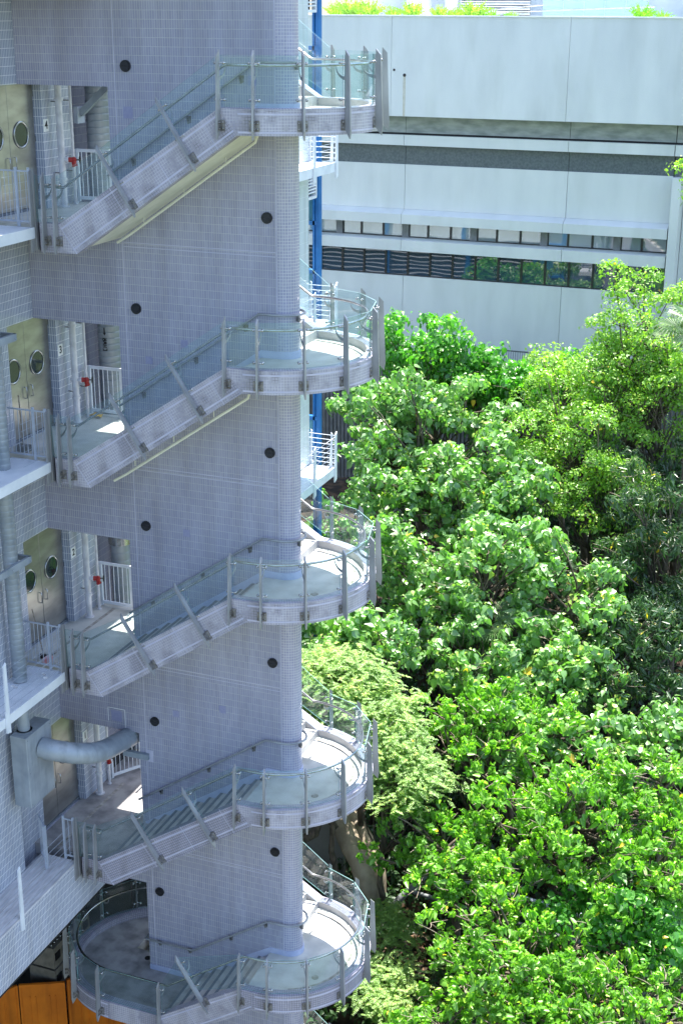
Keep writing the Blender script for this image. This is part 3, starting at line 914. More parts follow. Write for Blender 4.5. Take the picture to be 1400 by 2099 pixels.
def balustrade(n):
    z0 = n * H; m = z0 + MID
    lab = {4: 'glass balustrade round the topmost half landing and the flight up from door 4', 3: 'glass balustrade round the second landing, ending at the rusty broom doors',
           2: 'glass balustrade whose lower end stands beside the pink dustpan', 1: 'glass balustrade with sloping panes in front of the sunlit patch, below the bent duct',
           0: 'lowest full glass balustrade, sweeping round the round landing at bottom left', -1: 'glass balustrade of the half landing cut off by the bottom edge'}[n]
    t = empty('glass_balustrade', (1.5, YF, z0), lab, 'balustrade', 'curved glass balustrades of the stair')
    ang = math.atan(1.99 / 3.04)
    upS = Vector((-math.sin(ang), 0, math.cos(ang)))
    out = Vector((0, -1, 0))
    zup = Vector((0, 0, 1))
    yg = YF + 0.02
    posts = []
    discs = [-79, -54, -29, -2, 29, 56, 81]
    if n >= 0:
        if n > 0:
            for x in (-0.24, -0.46):
                glass_post(t, (x, YF, z0 - 0.10), zup, out)
            # thick leaning end post beside the gate
            b = MB()
            b.prism([(YF - 0.02, z0 - 0.40), (YF - 0.16, z0 - 0.42), (YF - 0.10, z0 + 0.92), (YF - 0.02, z0 + 0.97)], 'x', -0.70, -0.675)
            b.prism([(YF - 0.02, z0 - 0.40), (YF + 0.11, z0 - 0.36), (YF + 0.03, z0 + 0.96), (YF - 0.02, z0 + 0.97)], 'x', -0.675, -0.655)
            b.build('end_post', M_steel, t)
            glass_panel(t, (-0.65, yg, z0 + 0.08), (-0.475, yg, z0 + 0.08), (-0.65, yg, z0 + 0.86), (-0.475, yg, z0 + 0.86), out)
            glass_panel(t, (-0.45, yg, z0 + 0.08), (-0.255, yg, z0 + 0.08), (-0.45, yg, z0 + 0.86), (-0.255, yg, z0 + 0.86), out)
            xs = [-0.225]
            # sloping part posts
            cps = []
            for (bx, bz) in ((1.325, 0.28), (2.46, 1.07)):
                # base = where the blade axis crosses the lower part of the band
                ba = Vector((bx, YF, z0 + bz)) + upS * 0.33
                glass_post(t, ba, upS, out, zlo=-0.33, zhi=1.01)
                cps.append(ba)
            def T(x, k):
                return z0 + SL_TOP(x) + k
            gl = [(-0.225, 0.94), (0.94, 1.69), (1.69 + 0.0, 2.86)]
            # panels between posts; ends are square to the slope at inclined posts
            lo, hi = 0.05, 0.80
            Lo = lambda x: Vector((x, yg, z0 + SL_TOP(x) + lo))
            slope_up = upS * (hi / math.cos(0) )
            def pt(c, along, h):
                """c: post base; point on glass at distance along slope direction and height h above base along post"""
                d = Vector((math.cos(ang), 0, math.sin(ang)))
                p = c + d * along + upS * h
                return Vector((p.x, yg, p.z))
            c1, c2 = cps
            g_lo, g_hi = 0.16, 0.93
            glass_panel(t, (-0.225, yg, z0 + 0.10), pt(c1, -0.02, g_lo), (-0.225, yg, z0 + 0.86), pt(c1, -0.02, g_hi), out)
            glass_panel(t, pt(c1, 0.02, g_lo), pt(c2, -0.02, g_lo), pt(c1, 0.02, g_hi), pt(c2, -0.02, g_hi), out)
            glass_panel(t, pt(c2, 0.02, g_lo), (2.83, yg, m + 0.16), pt(c2, 0.02, g_hi), (2.83, yg, m + 0.94), out)
        else:
            cps = []
            ba = Vector((2.178, YF, 1.321 + 0.03)) + upS * 0.33
            glass_post(t, ba, upS, out)
            fz = 0.70
            cxl = -0.15
            angs = [262, 236, 209, 182, 155, 128, 101]
            glass_post(t, (1.03, YF, fz), zup, out)
            prevs = [(1.0, 0)]
            pl = []
            for a in angs[:]:
                o = Vector((math.cos(R(a)), math.sin(R(a)), 0))
                glass_post(t, (cxl + RO * o.x, CY + RO * o.y, fz), zup, o)
                pl.append(o)
            G = lambda o, z: Vector((cxl + (RO - 0.03) * o.x, CY + (RO - 0.03) * o.y, z))
            first = pl[0]
            glass_panel(t, (1.01, yg, fz + 0.16), G(first, fz + 0.16) + Vector((0.02, 0, 0)), (1.01, yg, fz + 0.94), G(first, fz + 0.94) + Vector((0.02, 0, 0)), out)
            for i in range(len(pl) - 1):
                u, w = pl[i], pl[i + 1]
                d = (G(w, 0) - G(u, 0)).normalized() * 0.02
                glass_panel(t, G(u, fz + .16) + d, G(w, fz + .16) - d, G(u, fz + .94) + d, G(w, fz + .94) - d, (u + w))
            c2 = ba
            def pt(c, along, h):
                d = Vector((math.cos(ang), 0, math.sin(ang)))
                p = c + d * along + upS * h
                return Vector((p.x, yg, p.z))
            glass_panel(t, (1.05, yg, fz + 0.18), pt(c2, -0.02, 0.16), (1.05, yg, fz + 0.94), pt(c2, -0.02, 0.93), out)
            glass_panel(t, pt(c2, 0.02, 0.16), (2.83, yg, m + 0.16), pt(c2, 0.02, 0.93), (2.83, yg, m + 0.94), out)
        glass_post(t, (2.855, YF, m), zup, out)
    pl = []
    for a in discs:
        o = Vector((math.cos(R(a)), math.sin(R(a)), 0))
        if n < 0 and a < -40: continue
        glass_post(t, (CX + RO * o.x, CY + RO * o.y, m), zup, o)
        pl.append(o)
    G = lambda o, z: Vector((CX + (RO - 0.03) * o.x, CY + (RO - 0.03) * o.y, z))
    if n >= 0:
        glass_panel(t, (2.875, yg, m + .16), G(pl[0], m + .16) - Vector((0.02, 0, 0)), (2.875, yg, m + .94), G(pl[0], m + .94) - Vector((0.02, 0, 0)), out)
    for i in range(len(pl) - 1):
        u, w = pl[i], pl[i + 1]
        d = (G(w, 0) - G(u, 0)).normalized() * 0.02
        glass_panel(t, G(u, m + .16) + d, G(w, m + .16) - d, G(u, m + .94) + d, G(w, m + .94) - d, (u + w))
    # rear sloping part
    yo = CY + RO
    top = (n + 1) * H if n >= 0 else 0.70
    sl = (top - m) / ((14 if n >= 0 else 18) * (0.259 if n >= 0 else 0.24))
    sl = sl * (14 / 13 if n >= 0 else 18 / 17)
    angb = math.atan(sl)
    upB = Vector((math.sin(angb), 0, math.cos(angb)))
    o = Vector((0, 1, 0))
    bs = []
    for xb in (2.05, 0.95):
        ba = Vector((xb, yo, m + (3.2 - xb) * sl + 0.06))
        glass_post(t, ba, upB, o)
        bs.append(ba)
    db = Vector((-math.cos(angb), 0, math.sin(angb)))
    yb = yo - 0.03
    def pb(c, al, h):
        p = c + db * al + upB * h
        return Vector((p.x, yb, p.z))
    lastp = G(pl[-1], m)
    glass_panel(t, (lastp.x - 0.02, yb, m + .18), pb(bs[0], -0.02, .12), (lastp.x - 0.02, yb, m + 0.98), pb(bs[0], -0.02, .9), o)
    glass_panel(t, pb(bs[0], 0.02, .12), pb(bs[1], -0.02, .12), pb(bs[0], 0.02, .9), pb(bs[1], -0.02, .9), o)
    glass_panel(t, pb(bs[1], 0.02, .12), pb(bs[1], 0.9, .12), pb(bs[1], 0.02, .9), pb(bs[1], 0.9, .9), o)
    # handrail
    pts = []
    rz = m + 0.785
    yr = YF + 0.20
    if n > 0:
        pts += [(-0.62, yr, z0 + 0.655), (-0.20, yr, z0 + 0.655), (2.855, yr, rz)]
    elif n == 0:
        fz = 0.70
        for a in range(95, 262, 6):
            pts.append((-0.15 + (RO - 0.2) * math.cos(R(a)), CY + (RO - 0.2) * math.sin(R(a)), fz + 0.785))
        pts += [(-0.3, yr, fz + 0.785), (1.10, yr, fz + 0.785), (2.855, yr, rz)]
    for a in range(-90 if n >= 0 else -40, 91, 6):
        pts.append((CX + (RO - 0.2) * math.cos(R(a)), CY + (RO - 0.2) * math.sin(R(a)), rz))
    pts += [(3.05, yo - 0.2, rz + 0.01), (0.3, yo - 0.2, rz + 2.75 * sl)]
    b = MB(); b.tube(pts, 0.023, 10)
    b.build('rail', M_bright, t)
for n in range(-1, 5): balustrade(n)

# ------------------------------------------------------------------ left building
lb = empty('tiled_building', (-5, -5, -4.2), 'lilac tiled building at the left edge with door recesses on every floor', 'building')
b = MB()
b.box(-12, -1.83, -14, -0.88, 3.0, 28)
b.build('wall', M_tileL, lb)
b = MB(); b.box(-1.829, -1.50, -14, -2.12, 3.0, 28)
b.build('projecting_wall', M_tileL, lb)
for n in (0, 1, 2, 3, 4, 5):
    z0 = n * H
    ot = 2.24 if n else 2.88
    zt = (n + 1) * H - 0.26 if n < 5 else 24
    # bands: one facing the camera, one facing right
    b = MB(); b.box(-1.83, -0.001, 0, T, z0 + ot, (n + 1) * H - 0.262)
    b.build('wall_band', M_tile, lb)
    b = MB(); b.box(-2.2, -1.831, -0.879, T, z0 + ot, (n + 1) * H)
    b.build('wall_band', M_tileL if n else M_tile, lb)
b = MB(); b.box(-2.4, -1.72, 0.56, 1.56, 3.0, 28)
b.build('number_wall', M_tileL, lb)
b = MB(); b.box(-1.83, -1.70, 2.9, 3.1, 4.2, 28); b.box(-3.2, -2.2, 1.562, 3.1, 4.2, 28); b.box(-2.2, -0.9, 2.95, 3.1, 4.2, 28)
b.build('shaft_wall', M_tile, lb)
b = MB(); b.box(-12, -3.2, -0.879, 8, 3.0, 28); b.box(-3.2, -2.25, -0.87, 0.56, 3.9, 24)
b.build('core_wall', M_tileL, lb)
# ground floor void
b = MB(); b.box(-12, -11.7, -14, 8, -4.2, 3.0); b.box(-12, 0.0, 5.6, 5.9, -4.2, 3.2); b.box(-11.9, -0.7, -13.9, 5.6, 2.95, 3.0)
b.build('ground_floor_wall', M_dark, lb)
b = MB()
for i in range(9): b.box(-12 + i * 1.25, -10.78 + i * 1.25, 2.75, 2.80, -4.2, 2.94)
o = b.build('added_void_screen', M_frame, lb)  # dark screen added to blacken the ground floor void
# L1 terrace
b = MB(); b.box(-1.49, -0.70, -14, YF - 0.03, 3.0, 4.12); b.box(-1.83, -0.70, YF - 0.03, -0.001, 3.0, 3.78)
b.build('terrace_fascia', M_tileL, lb)
for i in range(7):
    x0 = -1.49 + i * 0.113
    b = MB(); b.box(x0, x0 + 0.105, -14, YF - 0.03, 4.121, 4.16 + 0.004 * (i % 3))
    b.build('deck_plank', M_wood, lb)

# doors
def disc_ring(bm, x, cy, cz, r0, r1, n=32, depth=0.02):
    vs = []; fs = []
    for i in range(n):
        a = 2 * math.pi * i / n
        for r, dx in ((r0, 0), (r0, depth), (r1, depth), (r1, 0)):
            vs.append((x + dx, cy + r * math.cos(a), cz + r * math.sin(a)))
    for i in range(n):
        j = (i + 1) % n
        for k in range(4):
            k2 = (k + 1) % 4
            fs.append((i * 4 + k, j * 4 + k, j * 4 + k2, i * 4 + k2))
    bm.add(vs, fs, None, True)

M_port = noisemat('dark porthole glass', (0.008, 0.018, 0.02), (0.015, 0.03, 0.032), 3, 0.08)
def steel_door(n):
    z0 = n * H
    lab = {4: 'pair of steel doors with portholes, left of the plate numbered 4', 3: 'pair of steel doors with portholes, left of the plate numbered 3', 2: 'pair of steel doors with portholes, left of the plate numbered 2', 1: 'pair of steel doors half hidden behind the grey duct box'}[n]
    t = empty('double_door', (-1.9, -0.3, z0), lab, 'door', 'steel double doors')
    x = -1.93
    b = MB(); b.box(-1.99, x - 0.001, -1.1, 0.557, z0, z0 + 2.36)
    b.build('frame', M_door, t)
    for (y0, y1, cy, hy) in ((-1.09, -0.272, -0.70, -0.37), (-0.264, 0.545, 0.10, -0.17)):
        b = MB(); b.box(x, x + 0.045, y0, y1, z0 + 0.05, z0 + 2.30)
        d = b.build('door_leaf', M_door, t)
        bevel(d, 0.006, 1)
        b = MB(); disc_ring(b, x + 0.045, cy, z0 + 1.36, 0.205, 0.240)
        b.build('porthole_ring', M_bright, d)
        b = MB(); b.tube([(x + 0.046, cy, z0 + 1.36), (x + 0.052, cy, z0 + 1.36)], 0.206, 32)
        b.build('porthole_glass', M_port, d)
        b = MB(); b.tube([(x + 0.045, hy, z0 + 0.99), (x + 0.095, hy, z0 + 0.98), (x + 0.095, hy, z0 + 0.78), (x + 0.045, hy, z0 + 0.77)], 0.010, 8)
        b.build('handle', M_bright, d)
    b = MB()
    for z in (0.35, 1.2, 2.0): b.box(x + 0.045, x + 0.055, 0.547, 0.558, z0 + z, z0 + z + 0.11)
    b.build('hinge', M_bright, t)
    b = MB(); b.box(x - 0.05, x + 0.06, -1.09, 0.555, z0 + 0.0, z0 + 0.045)
    b.build('threshold', M_nose, t)
for n in (4, 3, 2, 1): steel_door(n)

def text_obj(body, size, loc, rot, mat, parent, name):
    cu = bpy.data.curves.new(name, 'FONT')
    cu.body = body; cu.size = size; cu.extrude = 0.001
    cu.align_x = 'CENTER'; cu.align_y = 'CENTER'
    cu.offset = size * 0.018
    o = bpy.data.objects.new('tmp_text', cu)
    link(o)
    dg = bpy.context.evaluated_depsgraph_get()
    me = bpy.data.meshes.new_from_object(o.evaluated_get(dg))
    bpy.data.objects.remove(o)
    me.materials.clear(); me.materials.append(mat)
    q = bpy.data.objects.new(name, me)
    q.matrix_world = Matrix.Translation(Vector(loc) - parent.location) @ Euler(rot).to_matrix().to_4x4()
    q.parent = parent
    return link(q)

for n in (4, 3, 2, 1):
    z0 = n * H
    t = empty('number_plate', (-1.715, 0.685, z0 + 1.38), {4: 'white plate reading 4, topmost of the number plates', 3: 'white plate reading 3, left of the ribbed duct lettered CHWR', 2: 'white plate reading 2, above the brass wheeled valve', 1: 'white plate reading 1, half hidden above the bent duct'}[n], 'sign', 'white number plates')
    b = MB(); b.box(-1.7195, -1.713, 0.595, 0.765, z0 + 1.38, z0 + 1.60)
    b.build('plate', M_sign, t)
    text_obj(str(n), 0.20, (-1.7105, 0.68, z0 + 1.49), (R(90), 0, R(90)), M_ink, t, 'numeral')

# pipes beside the plates
def riser(x, y, r, name, label, joints, zlo=3.9):
    t = empty(name, (x, y, zlo), label, 'pipe')
    b = MB(); b.tube([(x, y, zlo), (x, y, 24)], r, 14)
    b.build('pipe', M_pipe, t)
    for n in (1, 2, 3, 4):
        z0 = n * H
        for j in joints:
            b = MB(); b.tube([(x, y, z0 + j), (x, y, z0 + j + 0.05)], r * 1.35, 14); b.build('coupling', M_pipe, t)
        b = MB(); b.tube([(x, y, z0), (x, y, z0 + 0.02)], r * 1.6, 14); b.build('floor_collar', M_pipe, t)
        for zz in (0.62, 1.9):
            b = MB(); b.tube([(x - 0.18, y, z0 + zz), (x, y, z0 + zz)], 0.012, 6); b.build('wall_bracket', M_plate, t)
riser(-1.56, 0.90, 0.062, 'riser_pipe', 'thick white riser pipe running past all the number plates', (0.48, 1.92))
riser(-1.57, 1.32, 0.028, 'thin_pipe', 'thin white pipe right of the thick riser pipe', (0.3,))
def valve(n):
    z0 = n * H + 0.86
    lab = {4: 'red hydrant valve nearest the top of the picture', 3: 'red hydrant valve above the yellow cloth', 2: 'red hydrant valve with brass and black wheel near plate 2', 1: 'red hydrant valve mostly hidden behind the bent duct near plate 1'}[n]
    t = empty('hydrant_valve', (-1.4, 0.95, z0), lab, 'valve', 'red hydrant valves')
    dx, dy = 0.93, 0.36
    D = Vector((dx, dy, 0)).normalized(); S = Vector((-D.y, D.x, 0)); p = Vector((-1.56, 0.90, z0))
    b = MB(); b.tube([p - D * 0.10, p - D * 0.06], 0.035, 12); b.tube([p - D * 0.06, p + D * 0.12], 0.045, 12); b.tube([p + D * 0.10, p + D * 0.125], 0.062, 12)
    b.build('outlet', M_pipe, t)
    b = MB(); b.tube([p + D * 0.125, p + D * 0.24], [0.048, 0.045], 12); b.ball(p + D * 0.22, 0.056, 10, 7)
    b.tube([p + D * 0.21, p + D * 0.23 + Vector((0, 0, -0.10))], 0.045, 12); b.tube([p + D * 0.225 + Vector((0, 0, -0.09)), p + D * 0.235 + Vector((0, 0, -0.12))], 0.055, 12)
    b.build('body', M_red, t)
    b = MB(); c = p + D * 0.33
    b.tube([p + D * 0.26, c], 0.012, 8)
    ring = [c + S * (0.065 * math.cos(a)) + Vector((0, 0, 0.065 * math.sin(a))) for a in [2 * math.pi * i / 20 for i in range(21)]]
    b.tube(ring, 0.009, 6, caps=False)
    for a in (0, math.pi / 2): b.tube([c + S * (0.06 * math.cos(a)) + Vector((0, 0, 0.06 * math.sin(a))), c - S * (0.06 * math.cos(a)) - Vector((0, 0, 0.06 * math.sin(a)))], 0.006, 6)
    b.build('handwheel', M_black, t)
for n in (4, 3, 2, 1): valve(n)

# ribbed vertical ducts
def ribbed(bm, x, y, r, z0, z1, pitch=0.13, n=24, tilt=0.02):
    zs = []
    z = z0
    while z < z1:
        zs += [(z, r), (z + pitch * 0.74, r), (z + pitch * 0.82, r * 1.035), (z + pitch * 0.92, r * 1.035), (z + pitch * 0.99, r * 0.99)]
        z += pitch
    vs = []; fs = []
    for zz, rr in zs:
        for k in range(n):
            a = 2 * math.pi * k / n
            vs.append((x + rr * math.cos(a), y + rr * math.sin(a), zz + tilt * math.cos(a + 0.6)))
    for i in range(len(zs) - 1):
        for k in range(n):
            k2 = (k + 1) % n
            fs.append((i * n + k, i * n + k2, (i + 1) * n + k2, (i + 1) * n + k))
    bm.add(vs, fs, None, True)
t = empty('ribbed_duct', (-1.58, 2.3, 8.0), 'large ribbed grey duct behind the white gates, lettered CHWR', 'duct')
b = MB(); ribbed(b, -1.57, 2.3, 0.232, 9.9, 24, 0.125)
b.build('duct', M_duct, t)
b = MB(); b.tube([(-1.57, 2.3, 9.55), (-1.57, 2.3, 9.9)], 0.25, 24)
b.build('steel_collar', M_bright, t)
b = MB(); ribbed(b, -1.57, 2.3, 0.20, 8.1, 9.55, 0.18)
b.build('lower_duct', M_duct, t)
# lettering facing the camera on the duct (arrow + CHWR reading upwards)
def on_duct(u, z, r=0.2345, c=(-1.57, 2.3), a0=-84):
    a = R(a0) + u / r
    return (c[0] + r * math.cos(a), c[1] + r * math.sin(a), z)
arrow = [(-0.012, 1.66), (0.012, 1.66), (0.012, 1.555), (0.035, 1.555), (0.0, 1.50), (-0.035, 1.555), (-0.012, 1.555)]
b = MB(); b.add([on_duct(u, 12.6 + z, 0.2425) for u, z in arrow], [(0, 1, 2, 6), (3, 4, 5)])
b.build('flow_arrow', M_ink, t, fixn=False)
glyph = {'C': [((0.85, 0), (0.1, 0)), ((0.1, 0), (0.1, 1)), ((0.1, 1), (0.85, 1))], 'H': [((0.1, 0), (0.1, 1)), ((0.9, 0), (0.9, 1)), ((0.1, .5), (.9, .5))],
         'W': [((0, 1), (0.25, 0)), ((.25, 0), (.5, .7)), ((.5, .7), (.75, 0)), ((.75, 0), (1, 1))], 'R': [((0.1, 0), (0.1, 1)), ((0.1, 1), (0.9, 1)), ((.9, 1), (.9, .5)), ((.9, .5), (.1, .5)), ((.4, .5), (.9, 0))]}
zc = 12.6 + 1.19
for ch in 'CHWR':
    b = MB()
    for (p, q) in glyph[ch]:
        # text reads bottom to top: advance along z, letter height points to the left
        def F(pt, dw): 
            return (0.04 - pt[1] * 0.08 + dw[0], zc + pt[0] * 0.05 + dw[1])
        d = Vector((-(q[1] - p[1]) * 0.09, (q[0] - p[0]) * 0.052)).normalized() * 0.0
        dd = Vector((-(q[1] - p[1]) * 0.09, (q[0] - p[0]) * 0.052)); dd.normalize()
        nn = (-dd[1] * 0.0085, dd[0] * 0.0085)
        qs = []
        for k in range(5):
            s = -0.04 + 1.08 * k / 4
            pm = (p[0] + (q[0] - p[0]) * s, p[1] + (q[1] - p[1]) * s)
            qs += [F(pm, nn), F(pm, (-nn[0], -nn[1]))]
        vs = [on_duct(u, z, 0.2425) for u, z in qs]
        b.add(vs, [(2 * k, 2 * k + 1, 2 * k + 3, 2 * k + 2) for k in range(4)])
    b.build('letter', M_ink, t, fixn=False)
    zc += 0.068
t = empty('steel_brace', (-1.3, 1.9, 18.3), 'grey diagonal steel brace in the opening above plate 4', 'brace')
b = MB(); b.obox((-1.28, 1.72, 16.8 + 1.90), (0.75, 0.0, 0.62), (0, 1, 0), (-0.62, 0, 0.75), 0.42, 0.05, 0.06)
b.build('beam', M_duct, t)
b = MB(); b.box(-1.69, -1.60, 1.6, 1.85, 16.8 + 1.46, 16.8 + 1.76)
b.build('wall_plate', M_rail, t)

# white gates at the back of the door landings
def white_gate(n):
    z0 = n * H
    lab = {4: 'white barred gate in front of the ribbed duct beside door 4', 3: 'white barred gate in front of the ribbed duct beside door 3', 2: 'white barred gate in front of the ribbed duct beside door 2', 1: 'white barred gate swung open behind the bent duct beside door 1'}[n]
    t = empty('gate', (-1.6, 1.5, z0), lab, 'gate', 'white gates behind the spine wall')
    W = 0.74
    ang = 0 if n > 1 else R(58)
    ca, sa = math.cos(ang), math.sin(ang)
    P = lambda x, z, dy=0: Vector((-1.61 + x * ca - dy * sa, 1.50 + x * sa + dy * ca, z0 + z))
    X = Vector((ca, sa, 0)); Yv = Vector((-sa, ca, 0)); Z = Vector((0, 0, 1))
    b = MB()
    b.obox(P(W / 2, 0.98), X, Yv, Z, W / 2, 0.018, 0.028)
    b.obox(P(W / 2, 0.10), X, Yv, Z, W / 2, 0.018, 0.03)
    b.obox(P(0.02, 0.52), X, Yv, Z, 0.022, 0.02, 0.49)
    b.obox(P(W - 0.02, 0.52), X, Yv, Z, 0.022, 0.02, 0.49)
    b.build('gate_frame', M_white, t)
    for i in range(6):
        b = MB(); b.tube([P(0.11 + i * 0.105, 0.12), P(0.11 + i * 0.105, 0.96)], 0.008, 6)
        b.build('bar', M_white, t)
    b = MB(); b.obox(Vector((-1.64, 1.50, z0 + 0.5)), (1, 0, 0), (0, 1, 0), Z, 0.012, 0.03, 0.5)
    b.obox(Vector((-1.61 + W + 0.03, 1.50, z0 + 0.5)), (1, 0, 0), (0, 1, 0), Z, 0.02, 0.03, 0.52)
    b.build('gate_post', M_white, t)
for n in (4, 3, 2, 1): white_gate(n)
b = MB(); 
vs = []
for i in range(7):
    for j in range(5):
        vs.append((-1.52 + i * 0.04, 1.25 + j * 0.04, 12.6 + 0.012 + 0.03 * math.sin(i * 1.3) * math.cos(j * 1.7) + 0.02 + 0.05 * (1 - abs(i - 3) / 3)))
fs = [(j * 1 + i * 5, j + i * 5 + 1, j + (i + 1) * 5 + 1, j + (i + 1) * 5) for i in range(6) for j in range(4)]
b.add(vs, fs, None, True)
o = b.build('cloth', M_yellow); meta(o, 'small crumpled yellow cloth on the landing floor near plate 3', 'cloth')

# railing screens between landing and platform
def low_rail(n):
    z0 = n * H
    lab = {4: 'blue grey barred railing between the platform and door 4', 3: 'blue grey barred railing between the platform and door 3', 2: 'blue grey barred railing between the platform and door 2', 1: 'blue grey barred gate standing open beside door 1'}[n]
    t = empty('barred_railing', (-1.2, -1.53, z0), lab, 'railing', 'barred railings at the left of the landings')
    y = -1.54
    def seg(xa, xb, ya, yb, nb):
        A = Vector((xa, ya, z0)); B = Vector((xb, yb, z0)); X = (B - A).normalized(); Yv = Vector((-X.y, X.x, 0)); Z = Vector((0, 0, 1)); L = (B - A).length
        b = MB()
        b.obox((A + B) / 2 + Z * 0.93, X, Yv, Z, L / 2, 0.012, 0.012)
        b.obox((A + B) / 2 + Z * 0.09, X, Yv, Z, L / 2, 0.012, 0.014)
        b.build('rail_frame', M_rail, t)
        for i in range(nb):
            p = A + X * (L * (i + 0.5) / nb)
            b = MB(); b.tube([p + Z * 0.09, p + Z * 0.93], 0.007, 6)
            b.build('bar', M_rail, t)
    if n > 1:
        seg(-1.49, -0.98, y, y, 6); seg(-0.94, -0.72, y, y, 2)
        for x, w in ((-0.96, 0.022), (-0.71, 0.016)):
            b = MB(); b.box(x - w, x + w, y - 0.02, y + 0.02, z0, z0 + 0.99)
            b.build('rail_post', M_rail, t)
    else:
        seg(-0.92, -0.72, y, y, 1)
        for x, w in ((-0.93, 0.02), (-0.71, 0.016)):
            b = MB(); b.box(x - w, x + w, y - 0.02, y + 0.02, z0, z0 + 0.99)
            b.build('rail_post', M_rail, t)
        seg(-1.47, -1.10, -1.60, -1.95, 5)
        b = MB(); b.box(-1.12, -1.07, -2.0, -1.94, z0, z0 + 0.97)
        b.build('rail_post', M_rail, t)
    b = MB()
    for k in range(7 if n > 1 else 0):
        z = z0 + 0.12 + k * 0.13
        b.tube([(-0.70, y - 0.04, z), (-0.72, -2.3 - 0.0 * k, z - 0.0)], 0.003, 5)
    if n > 1: b.build('cable', M_rail, t)
for n in (4, 3, 2, 1): low_rail(n)

# platforms
def platform(n):
    z0 = n * H
    lab = {5: 'grey ribbed metal platform above the top of the picture', 4: 'grey ribbed metal platform left of door 4', 3: 'grey ribbed metal platform left of door 3', 2: 'grey ribbed metal platform left of door 2 with litter on it'}[n]
    t = empty('platform', (-1.1, -3, z0 - 0.2), lab, 'platform', 'metal platforms along the left building')
    b = MB(); b.box(-1.495, -0.70, -14, YF - 0.07, z0 - 0.06, z0 - 0.03)
    b.build('deck', M_white, t)
    b = MB()
    for i in range(22):
        x = -1.485 + i * 0.0355
        b.box(x, x + 0.02, -8, YF - 0.08, z0 - 0.03, z0 - 0.012)
    o = b.build('deck_rib', M_white, t); o['kind'] = 'stuff'
    b = MB(); b.box(-0.70, -0.66, -14, YF - 0.06, z0 - 0.19, z0 - 0.004)
    b.box(-1.495, -0.70, YF - 0.07, YF - 0.04, z0 - 0.15, z0 - 0.01)
    b.build('edge_beam', M_white, t)
for n in (5, 4, 3, 2): platform(n)
def cable_post(x, y, z0, label, parent=None):
    t = empty('cable_post', (x, y, z0), label, 'post', 'white tapered posts on the platform edges')
    b = MB(); b.prism([(y - 0.0, z0 - 0.33), (y - 0.12, z0 - 0.30), (y - 0.07, z0 + 1.0), (y - 0.0, z0 + 1.05)], 'x', x, x + 0.03)
    b.build('post', M_white, t)
    b = MB(); b.box(x - 0.05, x, y - 0.1, y, z0 - 0.22, z0 - 0.05)
    b.build('fixing_plate', M_white, t)
cable_post(-0.655, -3.42, 2 * H, 'white tapered post on the edge of the platform beside door 2')
cable_post(-0.695, -3.44, H, 'white tapered post on the planked terrace, left of the doors numbered 1')
cable_post(-0.695, -4.32, H, 'white tapered post cut by the left edge, on the planked terrace')
t = empty('cable_rail', (-0.64, -5, H), 'thin wires strung between the white posts of the planked terrace', 'cable rail')
for k in range(6):
    z = H + 0.15 + k * 0.15
    b = MB(); b.tube([(-0.68, -1.7, z), (-0.68, -9, z)], 0.004, 5)
    b.build('wire', M_rail, t)
t = empty('cable_rail', (-0.64, -5, 2 * H), 'thin wires strung along the platform beside door 2', 'cable rail')
for k in range(6):
    z = 2 * H + 0.15 + k * 0.15
    b = MB(); b.tube([(-0.64, -1.62, z), (-0.64, -9, z)], 0.004, 5)
    b.build('wire', M_rail, t)

# vertical outer duct, duct box, elbow
t = empty('outer_duct', (-1.24, -2.16, 6.0), 'pale blue ribbed duct standing on the platforms at the left edge', 'duct')
b = MB(); ribbed(b, -1.25, -2.15, 0.132, 2 * H, 15.2, 0.11, 20, 0.008)
b.build('duct', M_duct, t)
b = MB(); b.tube([(-1.25, -2.15, 7.3), (-1.25, -2.15, 8.2)], 0.115, 20)
b.build('lower_duct', M_duct, t)
b = MB(); b.tube([(-1.25, -2.15, 7.34), (-1.25, -2.15, 7.37)], 0.16, 20)
b.build('flange', M_duct, t)
for z, yy in ((10.70, -1.8), (14.85, -1.75)):
    u = empty('channel_bracket', (-1.2, -2.6, z), 'grey steel channel bracket clasping the outer duct above %s' % ('the littered platform' if z < 12 else 'the handles of the rusty broom doors'), 'bracket')
    b = MB()
    b.box(-1.06, -1.045, -6, yy, z - 0.0, z + 0.11); b.box(-1.10, -1.045, -6, yy, z + 0.11, z + 0.12); b.box(-1.10, -1.045, -6, yy, z - 0.01, z)
    b.box(-1.5, -1.045, yy, yy + 0.015, z, z + 0.11); b.box(-1.5, -1.045, yy - 0.04, yy + 0.015, z + 0.11, z + 0.12)
    b.build('channel', M_duct, u)
    b = MB(); b.ball((-1.035, yy - 0.03, z + 0.03), 0.02); b.ball((-1.035, -2.4, z + 0.05), 0.014)
    b.build('bolt', M_duct, u)
t = empty('duct_box', (-1.2, -2.05, 5.9), 'grey sheet metal duct box below the platform, in front of door 1', 'duct box')
b = MB(); b.box(-1.36, -1.00, -2.47, -1.62, H + 1.66, H + 3.17)
o = b.build('box', M_duct, t); bevel(o, 0.008, 1)
b = MB()
for (y, z) in ((-2.42, 3.1), (-1.67, 3.1), (-2.42, 1.72), (-1.67, 1.72), (-2.42, 2.4)): b.ball((-1.00, y, H + z), 0.008, 6, 4)
b.build('rivet', M_bright, t)
t = empty('bent_duct', (-0.6, -1.2, H + 2.2), 'fat grey duct bending from the metal box into the opening beside plate 1', 'duct')
pts = [(-1.00, -1.98, H + 2.74), (-0.85, -1.97, H + 2.72), (-0.70, -1.90, H + 2.68)]
P0, P1, P2, P3 = Vector((-0.70, -1.90, H + 2.68)), Vector((-0.30, -1.72, H + 2.58)), Vector((-0.16, -1.35, H + 2.42)), Vector((-0.20, -0.75, H + 2.28))
